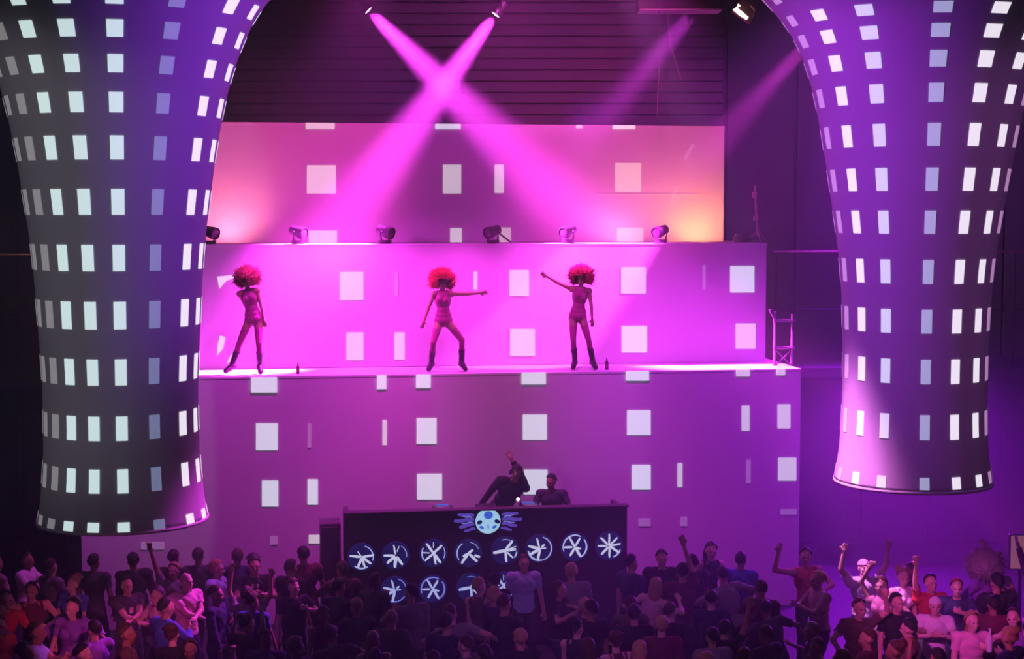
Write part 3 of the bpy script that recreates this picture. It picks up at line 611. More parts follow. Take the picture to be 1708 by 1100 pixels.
TMP = bpy.data.scenes.new('workbench')
class Fig:
    """a posed figure facing -Y, feet on z = 0; one remeshed body surface, garments grown from it"""
    def __init__(s, hip=(0, 0), drop=0.0, lean=(0, 0), head=(0, 0, 0), ha=(-0.30, -0.05, 0.85), hb=(0.30, -0.05, 0.85), ea=(-1, 0.6, 0), eb=(1, 0.6, 0), fa=(-0.11, 0, 0), fb=(0.11, 0, 0),
                 ka=(-0.15, -1, 0), kb=(0.15, -1, 0), sha=(0, 0, 0), shb=(0, 0, 0), female=False, fing=('relaxed', 'relaxed'), voxel=0.0135, heel=0.0, toea=0.0, toeb=0.0, bulk=1.0):
        bm = bmesh.new(); s.bones = []; V = Vector
        def bone(n, p, q, r1, r2=None):
            r2 = r1 if r2 is None else r2
            s.bones.append((n, V(p), V(q), r1, r2))
        def limb(n, p, q, r1, r2):
            bone(n, p, q, r1, r2); add_cyl(bm, p, q, r1, r2, 12); add_ell(bm, p, (r1,)*3, None, 12, 8); add_ell(bm, q, (r2,)*3, None, 12, 8)
        pel = V((hip[0], hip[1], 0.93 - drop + heel))
        ch = pel + V((lean[0], lean[1], 0.38 - 0.25*(lean[0]**2 + lean[1]**2)))
        nk = ch + V((lean[0]*0.35, lean[1]*0.4, 0.155)); wst = pel.lerp(ch, 0.45)
        up = (nk - pel).normalized(); tq = up.to_track_quat('Z', 'X')
        T = Matrix(((1, 0, 0), (0, 1, 0), (0, 0, 1)))
        yv = up.cross(V((1, 0, 0))).normalized(); xv = yv.cross(up).normalized()
        T = Matrix((xv, yv, up)).transposed(); s.T = T
        b = bulk; hw = 0.168 if female else 0.162; ww = 0.118 if female else 0.142; cw = 0.145 if female else 0.172; sw = 0.165 if female else 0.190
        add_ell(bm, pel, (hw*b, 0.118*b, 0.125), T); add_ell(bm, wst, (ww*b, 0.096*b, 0.17), T); add_ell(bm, ch, (cw*b, 0.115*b, 0.19), T)
        add_ell(bm, pel.lerp(ch, 0.22), (0.148*b, 0.105*b, 0.13), T)
        if female:
            for k in (-1, 1): add_ell(bm, ch + T @ V((k*0.062, -0.085, 0.0)), (0.06, 0.058, 0.062), T)
        else: add_ell(bm, ch + T @ V((0, -0.04, 0.04)), (0.14*b, 0.085, 0.10), T)
        if female:
            for k in (-1, 1): add_ell(bm, pel + V((k*0.07, 0.06, -0.03)), (0.085, 0.085, 0.09))
        bone('pelvis', pel - up*0.06, wst, 0.13); bone('torso', wst, ch, 0.13); bone('torso', ch, nk - up*0.05, 0.13, 0.10)
        sa = ch + T @ V((-sw*b, 0.01, 0.115)) + V(sha); sb = ch + T @ V((sw*b, 0.01, 0.115)) + V(shb)
        limb('clavicle', nk - up*0.035, sa, 0.058, 0.064); limb('clavicle', nk - up*0.035, sb, 0.058, 0.064)
        hd = nk + up*0.055 + V((lean[0]*0.1, lean[1]*0.2 - 0.015, 0.105))
        limb('neck', nk - up*0.05, hd - V((0, 0, 0.05)), 0.058 if not female else 0.05, 0.052 if not female else 0.046)
        HQ = Matrix.Rotation(R(head[0]), 3, 'Z') @ Matrix.Rotation(R(head[1]), 3, 'X') @ Matrix.Rotation(R(head[2]), 3, 'Y')
        s.hd, s.HQ = hd, HQ
        hp = lambda x, y, z: hd + HQ @ V((x, y, z))
        add_ell(bm, hp(0, 0.012, 0.03), (0.076, 0.096, 0.092), HQ, 18, 12); add_ell(bm, hp(0, -0.022, -0.045), (0.058, 0.066, 0.068), HQ)
        add_ell(bm, hp(0, -0.060, -0.088), (0.026, 0.024, 0.022), HQ)                      # chin
        add_ell(bm, hp(0, -0.098, -0.018), (0.0135, 0.022, 0.027), HQ)                      # nose
        add_ell(bm, hp(0, -0.080, 0.028), (0.052, 0.018, 0.014), HQ)                       # brow
        add_ell(bm, hp(0, -0.086, -0.056), (0.024, 0.013, 0.010), HQ)                      # mouth
        for k in (-1, 1):
            add_ell(bm, hp(k*0.078, 0.012, -0.005), (0.012, 0.022, 0.032), HQ); add_ell(bm, hp(k*0.040, -0.066, -0.02), (0.022, 0.02, 0.022), HQ)
        bone('head', hp(0, 0, -0.06), hp(0, 0.01, 0.05), 0.085)
        s.joints = {}
        for nm, sh, ht, el, kind, sd in (('a', sa, ha, ea, fing[0], -1), ('b', sb, hb, eb, fing[1], 1)):
            e, w = ik(sh, V(ht), 0.275, 0.25, el)
            k = 0.86 if female else 1.0
            limb('uarm' + nm, sh, e, 0.053*k*b, 0.041*k); limb('farm' + nm, e, w, 0.042*k, 0.029*k)
            s.joints['e'+nm], s.joints['w'+nm], s.joints['s'+nm] = e, w, sh
            s.hand(bm, nm, w, (w - e).normalized(), sd, kind, k, bone)
        for nm, f, kn, toe, sd in (('a', fa, ka, toea, -1), ('b', fb, kb, toeb, 1)):
            hj = pel + V((sd*0.088, 0.0, -0.045)); ank = V(f) + V((0, 0.02, 0.085 + heel))
            kk, ank = ik(hj, ank, 0.42, 0.425, kn); k = 0.95 if female else 1.0
            limb('thigh' + nm, hj, kk, 0.088*k*b, 0.056*k); limb('shin' + nm, kk, ank, 0.054*k, 0.036*k)
            add_ell(bm, kk.lerp(ank, 0.28) + V((0, 0.018, 0)), (0.052*k, 0.052*k, 0.11), None)       # calf
            fd = V((math.sin(R(toe)), -math.cos(R(toe)), 0)); toep = ank + fd*0.145 + V((0, 0, -0.058 - heel*0.92))
            limb('foot' + nm, ank + V((0, 0, -0.042)), toep, 0.042, 0.03); add_ell(bm, ank - fd*0.035 + V((0, 0, -0.045)), (0.036, 0.04, 0.04))
            s.joints['k'+nm], s.joints['n'+nm] = kk, ank
        me0 = mesh_of(bm, 'raw'); o = bpy.data.objects.new('raw', me0); TMP.collection.objects.link(o)
        md = o.modifiers.new('r', 'REMESH'); md.mode = 'VOXEL'; md.voxel_size = voxel; md.use_smooth_shade = True
        sm = o.modifiers.new('s', 'SMOOTH'); sm.factor = 0.5; sm.iterations = 2
        with bpy.context.temp_override(scene=TMP, view_layer=TMP.view_layers[0]):
            dg = bpy.context.evaluated_depsgraph_get(); me = bpy.data.meshes.new_from_object(o.evaluated_get(dg))
        bpy.data.objects.remove(o); bpy.data.meshes.remove(me0)
        me.name = 'body'; me.materials.clear(); me.materials.append(SKIN[0]); s.body = me; me.shade_smooth()
        n = len(me.vertices); co = np.empty(n*3, np.float32); me.vertices.foreach_get('co', co); s.co = co.reshape(-1, 3)
        no = np.empty(n*3, np.float32); me.vertex_normals.foreach_get('vector', no); s.no = no.reshape(-1, 3)
        li = np.empty(len(me.loops), np.int32); me.loops.foreach_get('vertex_index', li); s.fa = li.reshape(-1, 4)
        # nearest bone per vertex
        D, T_ = [], []
        for (nm, p, q, r1, r2) in s.bones:
            p, q = np.array(p), np.array(q); d = q - p; t = np.clip(((s.co - p) @ d)/max(d @ d, 1e-9), 0, 1)
            D.append(np.linalg.norm(s.co - (p + t[:, None]*d), axis=1)/(r1 + (r2-r1)*t)); T_.append(t)
        D, T_ = np.array(D), np.array(T_); k = D.argmin(0); s.bi = k; s.bt = T_[k, np.arange(n)]; s.names = [x[0] for x in s.bones]
        s.cache = {}
    def hand(s, bm, nm, w, d, sd, kind, k, bone):
        V = Vector
        side = d.cross(V((0, 1, 0.2)))
        side = side.normalized() if side.length > 0.2 else V((1, 0, 0))
        nrm = side.cross(d).normalized()
        Q = Matrix((side, nrm, d)).transposed()
        palm = w + d*0.055
        add_cyl(bm, w, palm, 0.027*k, 0.034*k, 10); add_ell(bm, palm, (0.042*k, 0.02, 0.05), Q)
        bone('hand'+nm, w + d*0.02, w + d*0.15, 0.045)
        bend = {'open': 8, 'relaxed': 35, 'fist': 80, 'point': 75}[kind]; fan = 9 if kind == 'open' else 4
        for i, L in enumerate((0.078, 0.088, 0.082, 0.064)):
            x = (i - 1.5)*0.0225*k; a = R((i-1.5)*fan); bn = bend if not (kind == 'point' and i == 1) else 4
            d0 = (d*math.cos(a) + side*math.sin(a)).normalized(); p0 = palm + side*x + d*0.035
            m1 = p0 + (d0*math.cos(R(bn*0.6)) + nrm*math.sin(R(bn*0.6)))*L*0.55
            m2 = m1 + (d0*math.cos(R(bn*1.5)) + nrm*math.sin(R(bn*1.5)))*L*0.5
            for p, q in ((p0, m1), (m1, m2)): add_cyl(bm, p, q, 0.0096, 0.0088, 8)
            add_ell(bm, m1, (0.0096,)*3, None, 8, 6); add_ell(bm, m2, (0.009,)*3, None, 8, 6)
        td = (d*0.75 + side*sd*-0.8 + nrm*0.25).normalized(); t0 = w + d*0.03 - side*sd*0.022; t1_ = t0 + td*0.045; t2_ = t1_ + (td*0.7 + d*0.6).normalized()*0.035
        add_cyl(bm, t0, t1_, 0.013, 0.0115, 8); add_cyl(bm, t1_, t2_, 0.0115, 0.0095, 8); add_ell(bm, t1_, (0.0115,)*3, None, 8, 6); add_ell(bm, t2_, (0.0095,)*3, None, 8, 6)
    def garment(s, key, rule, off, wr=0.006, low=None):
        if key in s.cache: return s.cache[key]
        ok = np.zeros(len(s.co), bool)
        for i, nm in enumerate(s.names):
            for pre, lo, hi in rule:
                if nm.startswith(pre): ok |= (s.bi == i) & (s.bt >= lo) & (s.bt <= hi)
        fm = ok[s.fa].all(1)
        if not fm.any(): s.cache[key] = None; return None
        f = s.fa[fm]; used = np.unique(f); idx = np.full(len(s.co), -1); idx[used] = np.arange(len(used))
        c = s.co[used]
        w = np.sin(c[:, 2]*38 + c[:, 0]*21)*np.sin(c[:, 0]*33 + c[:, 1]*27 + c[:, 2]*9)*wr
        c2 = c + s.no[used]*(off + w)[:, None]
        me = bpy.data.meshes.new(key); me.from_pydata(c2.tolist(), [], idx[f].tolist()); me.shade_smooth()
        # a thin turned-in edge so the cloth has thickness
        s.cache[key] = me
        return me
    def part(s, key):
        A = ('torso', 0, 1), ('pelvis', 0.15, 1)
        if key == 'tshirt': return s.garment(key, A + (('clavicle', 0.18, 1), ('uarm', 0, 0.62)), 0.017)
        if key == 'tank_top': return s.garment(key, A + (('clavicle', 0.45, 0.8),), 0.013)
        if key == 'long_sleeve_shirt': return s.garment(key, A + (('clavicle', 0.12, 1), ('uarm', 0, 1), ('farm', 0, 0.93)), 0.016)
        if key == 'jacket': return s.garment(key, A + (('clavicle', 0.05, 1), ('uarm', 0, 1), ('farm', 0, 0.95)), 0.026, 0.009)
        if key == 'trousers': return s.garment(key, (('pelvis', 0, 0.45), ('thigh', 0, 1), ('shin', 0, 0.95)), 0.012)
        if key == 'dress': return s.garment(key, A + (('pelvis', 0, 1), ('clavicle', 0.5, 0.75), ('thigh', 0, 0.55)), 0.015)
        if key in ('shoe_a', 'shoe_b'): return s.garment(key, (('foot' + key[-1], 0, 1), ('shin' + key[-1], 0.93, 1)), 0.009, 0.0)
        if key in ('boot_a', 'boot_b'): return s.garment(key, (('foot' + key[-1], 0, 1), ('shin' + key[-1], 0.42, 1)), 0.02, 0.003)
        if key == 'bodysuit': return s.garment(key, A + (('pelvis', 0, 1), ('clavicle', 0.3, 0.7), ('thigh', 0, 0.06)), 0.008, 0.0)
        if key in ('stocking_a', 'stocking_b'): return s.garment(key, (('thigh' + key[-1], 0.35, 1), ('shin' + key[-1], 0, 0.6)), 0.006, 0.0)
        if key in ('glove_a', 'glove_b'): return s.garment(key, (('farm' + key[-1], 0.25, 1), ('hand' + key[-1], 0, 1)), 0.005, 0.0)
        if key.startswith('hair'): return s.hair(key)
        if key == 'cap': return s.capm()
    def hair(s, key):
        if key in s.cache: return s.cache[key]
        style = key[5:]; bm = bmesh.new()
        bmesh.ops.create_icosphere(bm, subdivisions=4 if style != 'afro' else 5, radius=1.0)
        dead = [v for v in bm.verts if (v.co.z < 0.22 - 0.78*v.co.y if style != 'afro' else (v.co.z < 0.12 and v.co.y < -0.35 and abs(v.co.x) < 0.55) or v.co.z < -0.75)]
        bmesh.ops.delete(bm, geom=dead, context='VERTS')
        for v in bm.verts:
            p = v.co.copy(); nz = noise.noise(p*3.1 + Vector((s.hd.x*9, 3, 1))); n2 = noise.noise(p*11.0)
            if style == 'afro':
                k = 1 + 0.16*nz + 0.30*n2 + 0.22*noise.noise(p*25.0)
                q = Vector((p.x*0.218*k, p.y*0.205*k + 0.035, p.z*0.20*k + 0.062))
            else:
                k = 1 + 0.07*nz + 0.05*n2
                q = Vector((p.x*0.092*k, p.y*0.114*k + 0.014, p.z*0.116*k + 0.034))
                if style == 'long' and p.y > -0.15 and p.z < 0.35:
                    f = (0.35 - p.z); q.z -= f*0.24; q.x *= 1 + 0.32*f; q.y = q.y*(1 - 0.12*f) + 0.02*f
                if style == 'bun' and p.y > 0.55 and p.z > 0.35: q += p*0.055
            v.co = s.hd + s.HQ @ q
        if style == 'afro':                    # loose frizz standing out of the mop
            rg = random.Random(5); src = [v.co.copy() for v in bm.verts]; cen = s.hd + s.HQ @ Vector((0, 0.035, 0.062))
            for k in range(1300):
                b = rg.choice(src); d = (b - cen).normalized() + Vector((rg.gauss(0, .35), rg.gauss(0, .35), rg.gauss(0, .35))); d.normalize()
                L = rg.uniform(0.035, 0.105); sd = d.orthogonal().normalized()*0.006; s2 = d.cross(sd).normalized()*0.006; b = b - d*0.01
                v = [bm.verts.new(b + sd), bm.verts.new(b - sd*0.5 + s2), bm.verts.new(b - sd*0.5 - s2), bm.verts.new(b + d*L)]
                for i_, j_ in ((0, 1), (1, 2), (2, 0)): bm.faces.new((v[i_], v[j_], v[3]))
        me = mesh_of(bm, 'hair', True); s.cache[key] = me; return me
    def capm(s):
        if 'cap' in s.cache: return s.cache['cap']
        bm = bmesh.new(); bmesh.ops.create_uvsphere(bm, u_segments=20, v_segments=12, radius=1.0)
        bmesh.ops.delete(bm, geom=[v for v in bm.verts if v.co.z < 0.18], context='VERTS')
        for v in bm.verts: v.co = Vector((v.co.x*0.092, v.co.y*0.113 + 0.01, v.co.z*0.112 + 0.025))
        edge = sorted([v for v in bm.verts if v.co.z < 0.05 and v.co.y < -0.03], key=lambda v: v.co.x)
        new = [bm.verts.new((v.co.x*0.9, v.co.y - 0.075*(1 - (v.co.x/0.095)**2) - 0.005, v.co.z - 0.012)) for v in edge]
        for a, b, c, d in zip(edge, edge[1:], new[1:], new): bm.faces.new((a, b, c, d))
        for v in bm.verts: v.co = s.hd + s.HQ @ v.co
        me = mesh_of(bm, 'cap', True); s.cache['cap'] = me; return me
    def eyes(s, par):
        if 'eye' not in s.cache:
            out = []
            for k in (-1, 1):
                bm = bmesh.new(); add_ell(bm, s.hd + s.HQ @ Vector((k*0.031, -0.083, 0.006)), (0.013, 0.007, 0.008), s.HQ, 10, 6); out.append(mesh_of(bm, 'eye', True))
            s.cache['eye'] = out
        for me in s.cache['eye']: link('eye', me, M_EYE, par)

NAMES = {'hair_short': 'hair', 'hair_long': 'hair', 'hair_afro': 'wig', 'hair_bun': 'hair', 'shoe_a': 'shoe', 'shoe_b': 'shoe', 'boot_a': 'boot', 'boot_b': 'boot', 'stocking_a': 'stocking', 'stocking_b': 'stocking', 'glove_a': 'glove', 'glove_b': 'glove'}
def person(fig, loc, face, label, parts, skin=0, scale=1.0, group=None, eyes=False, cat='person'):
    """face: 0 looks at the hall (towards the camera), 90 towards the picture's right, 180 towards the stage"""
    t = thing('person', label, cat, loc, R(face), group); t.scale = (scale,)*3
    bo = link('body', fig.body, SKIN[skin], t); bo.material_slots[0].link = 'OBJECT'; bo.material_slots[0].material = SKIN[skin]
    for key, m in parts.items():
        me = fig.part(key)
        if me is None: continue
        o = link(NAMES.get(key, key), me, None, t)
        if not me.materials: me.materials.append(m)
        o.material_slots[0].link = 'OBJECT'; o.material_slots[0].material = m
    if eyes: fig.eyes(t)
    return t

# the three dancers on the ledge of the lowest tier
M_SUIT = mat('dark maroon bodysuit', (0.42, 0.02, 0.24), 0.45); M_BOOT = mat('plum patent boot', (0.05, 0.005, 0.05), 0.35)
WIG = [mat('wig ' + n, c, 0.8, nscale=50, namt=0.3, bump=0.5) for n, c in (('pink', (0.90, 0.12, 0.22)), ('red', (0.85, 0.04, 0.10)), ('crimson', (0.62, 0.03, 0.12)))]
def dancer(px, fig, face, label, wig, cut):
    b = on_plane(px, 628, S1 - N*0.32, N); b.z = Z1 + 0.024
    return person(fig, b, face, label, {'hair_afro': WIG[wig], 'bodysuit': M_SUIT, 'boot_a': M_BOOT, 'boot_b': M_BOOT, 'stocking_a': M_SUIT, 'stocking_b': M_SUIT, **cut}, skin=1, scale=0.89, eyes=True)
d1 = Fig(female=True, voxel=0.011, heel=0.08, lean=(-0.07, 0.0), hip=(0.0, 0), head=(-30, 8, -12), fa=(-0.40, -0.05, 0), fb=(0.10, 0, 0), ha=(-0.04, 0.20, 1.05), ea=(-0.6, 1, 0), hb=(0.24, -0.05, 0.84), toea=-50, toeb=15, ka=(-1, -1, 0))
d2 = Fig(female=True, voxel=0.011, heel=0.08, lean=(-0.01, 0.0), hip=(0.0, 0), head=(20, 0, 4), fa=(-0.23, 0, 0), fb=(0.34, 0.05, 0), kb=(1.0, -0.45, 0), ha=(-0.38, -0.06, 0.90), hb=(0.72, -0.06, 1.47), eb=(0, 0.3, -1), drop=0.06, toea=-20, toeb=30, fing=('relaxed', 'open'))
d3 = Fig(female=True, voxel=0.011, heel=0.08, lean=(0.04, 0.0), hip=(-0.02, 0), head=(-15, 0, -4), fa=(-0.07, 0, 0), fb=(0.27, 0, 0), ha=(-0.64, -0.10, 1.78), ea=(0, 0.3, -1), hb=(0.27, -0.02, 0.84), eb=(1, 0.15, 0), toea=-15, toeb=20, fing=('open', 'relaxed'))
dancer(424, d1, 0, 'dancer in pink afro wig and tall boots, nearest the grey-lit tower', 0, {})
dancer(740, d2, 0, 'dancer in red afro wig, one arm stretched out sideways', 1, {})
dancer(965, d3, 0, 'dancer in crimson afro wig, one arm raised high to the side', 2, {})

# DJ and helper behind the booth
fdj = Fig(lean=(0.17, -0.22), head=(15, 35, 8), ha=(-0.34, -0.34, 1.02), hb=(0.20, -0.30, 1.78), ea=(-1, 0.3, 0.15), eb=(0.5, -1, 0.2), bulk=1.15, fing=('relaxed', 'open'))
pd = on_plane(834, 850, SB - N*1.22, N); pd.z = ZP + 0.013
DK = CLOTH
dj = person(fdj, pd, 0, 'DJ in dark clothes bending over the booth with one hand up', {'hair_short': HAIRM['black'], 'long_sleeve_shirt': CLOTH['black'], 'trousers': CLOTH['charcoal'], 'shoe_a': M_SHOE, 'shoe_b': M_SHOE}, skin=1, eyes=True)
bm = bmesh.new(); hq = lambda x, y, z: fdj.hd + fdj.HQ @ Vector((x, y, z))
add_tube(bm, [hq(0.095*math.cos(a), 0.01, 0.0 + 0.145*math.sin(a)) for a in [math.pi*i/12 for i in range(13)]], 0.010, 8); hp_ = build('headphones', bm, M_BLK, dj, True)
for k in (-1, 1):
    bm = bmesh.new(); add_ell(bm, hq(k*0.098, 0.01, -0.005), (0.022, 0.04, 0.045), fdj.HQ); build('ear_cup', bm, M_BLK, hp_, True)
fhe = Fig(drop=0.24, lean=(0.0, -0.10), head=(-20, 10, 0), ha=(-0.14, -0.34, 0.85), hb=(0.18, -0.34, 0.82))
ph = on_plane(922, 850, SB - N*1.20, N); ph.z = ZP + 0.013
person(fhe, ph, -10, 'helper in dark shirt standing beside the DJ behind the booth', {'hair_short': HAIRM['black'], 'tshirt': CLOTH['charcoal'], 'trousers': CLOTH['black'], 'shoe_a': M_SHOE, 'shoe_b': M_SHOE}, skin=2, eyes=True)
pl = on_plane(864, 833, SB - N*0.25, N)
dl = thing('booth_lamp', 'tiny white lamp glowing on the DJ booth in front of the DJ', 'lamp', (pl.x, pl.y, ZB-0.110))
hgt = pl.z - (ZB-0.110)
bm = bmesh.new(); add_tube(bm, [(0.04, 0.06, 0), (0.05, 0.05, hgt*0.6), (0.02, 0.02, hgt+0.02), (0, 0, hgt)], 0.008); build('gooseneck', bm, M_BLK, dl)
bm = bmesh.new(); add_ell(bm, (0, 0, hgt-0.005), (0.026, 0.026, 0.03)); build('bulb', bm, mat('white bulb', (1,)*3, 0.4, (1.0, 0.85, 0.95), 3.0), dl, True)
bm = bmesh.new(); add_cyl(bm, (0.04, 0.06, 0), (0.04, 0.06, 0.02), 0.04, 0.035); build('base', bm, M_BLK, dl)

# ---- the crowd
G = {
 'stand': Fig(), 'stand2': Fig(lean=(0.03, 0.02), hip=(0.03, 0), head=(15, 4, 3), ha=(-0.26, -0.16, 0.92), hb=(0.28, -0.10, 0.88)),
 'up_a': Fig(ha=(-0.30, -0.12, 1.92), ea=(-1, 0.2, 0), fing=('open', 'relaxed'), head=(0, -8, 0)),
 'up_both': Fig(ha=(-0.34, -0.10, 1.88), hb=(0.30, -0.14, 1.90), ea=(-1, 0, 0), eb=(1, 0, 0), fing=('open', 'open'), head=(0, -10, 0)),
 'clap': Fig(ha=(-0.05, -0.34, 1.30), hb=(0.05, -0.34, 1.30), ea=(-1, 0.2, -0.6), eb=(1, 0.2, -0.6), fing=('open', 'open'), lean=(0, -0.02)),
 'dance': Fig(lean=(0.10, -0.03), hip=(-0.06, 0), drop=0.05, ha=(-0.46, -0.26, 1.22), hb=(0.34, -0.34, 1.12), head=(-15, 5, 6), fa=(-0.18, 0, 0), fb=(0.14, -0.05, 0)),
 'folded': Fig(ha=(0.10, -0.27, 1.14), hb=(-0.10, -0.30, 1.19), ea=(-1, -0.2, -0.6), eb=(1, -0.2, -0.6), bulk=1.06),
 'drink': Fig(hb=(0.10, -0.30, 1.36), eb=(1, 0.1, -0.6), ha=(-0.27, -0.08, 0.88), head=(10, 0, 0), fing=('relaxed', 'fist')),
 'fist': Fig(hb=(0.36, -0.18, 1.78), eb=(1, 0.1, -0.3), ha=(-0.30, -0.22, 1.08), fing=('fist', 'fist'), lean=(0.03, -0.02)),
 'f_stand': Fig(female=True, lean=(0.02, 0.0), hip=(0.03, 0), head=(-12, 3, 5), ha=(-0.22, -0.14, 0.94), hb=(0.24, -0.08, 0.90)),
 'f_up': Fig(female=True, ha=(-0.20, -0.10, 1.86), hb=(0.30, -0.22, 1.20), ea=(-1, 0.2, 0), eb=(1, 0.3, -0.5), fing=('open', 'relaxed'), lean=(-0.03, 0)),
 'f_dance': Fig(female=True, lean=(-0.09, -0.02), hip=(0.07, 0), drop=0.04, ha=(-0.36, -0.26, 1.34), hb=(0.38, -0.18, 1.26), ea=(-1, 0.2, -0.5), eb=(1, 0.2, -0.5), head=(10, -5, -8)),
 'stretch': Fig(lean=(0.06, -0.04), hb=(0.62, -0.18, 1.10), eb=(0, 0.4, -1), ha=(-0.36, -0.20, 1.20), head=(25, 0, -6), fing=('relaxed', 'open')),
 'reach_a': Fig(lean=(-0.03, 0), ha=(-0.46, -0.08, 1.70), ea=(-0.3, 0.2, -1), hb=(0.14, -0.26, 1.20), eb=(1, 0, -0.6), fing=('open', 'relaxed'), head=(-15, -4, 0)),
 'tall_arm': Fig(ha=(0.0, -0.06, 2.02), ea=(-1, 0, 0), hb=(0.26, -0.12, 0.92), fing=('open', 'relaxed'), sha=(0.03, 0, 0.05), head=(10, -6, 8)),
}
def at_head(fig, px, py, face, sc):
    h = fig.hd*sc; w = at_z(px, py, h.z); q = Matrix.Rotation(R(face), 3, 'Z') @ Vector((h.x, h.y, 0))
    return Vector((w.x - q.x, w.y - q.y, 0.012))
POSES = ['stand', 'stand2', 'stand', 'stand2', 'f_stand', 'f_stand', 'drink', 'up_a', 'fist', 'dance', 'clap', 'f_dance', 'f_up', 'up_both']
PW = [5, 5, 4, 4, 5, 4, 3, 1, 1.2, 3, 2.5, 2.5, 1, 0.5]
WIDE = ('dance', 'f_dance', 'stretch', 'clap', 'reach_a')
HS, HL, HB = 'hair_short', 'hair_long', 'hair_bun'
placed = []          # (x, y)
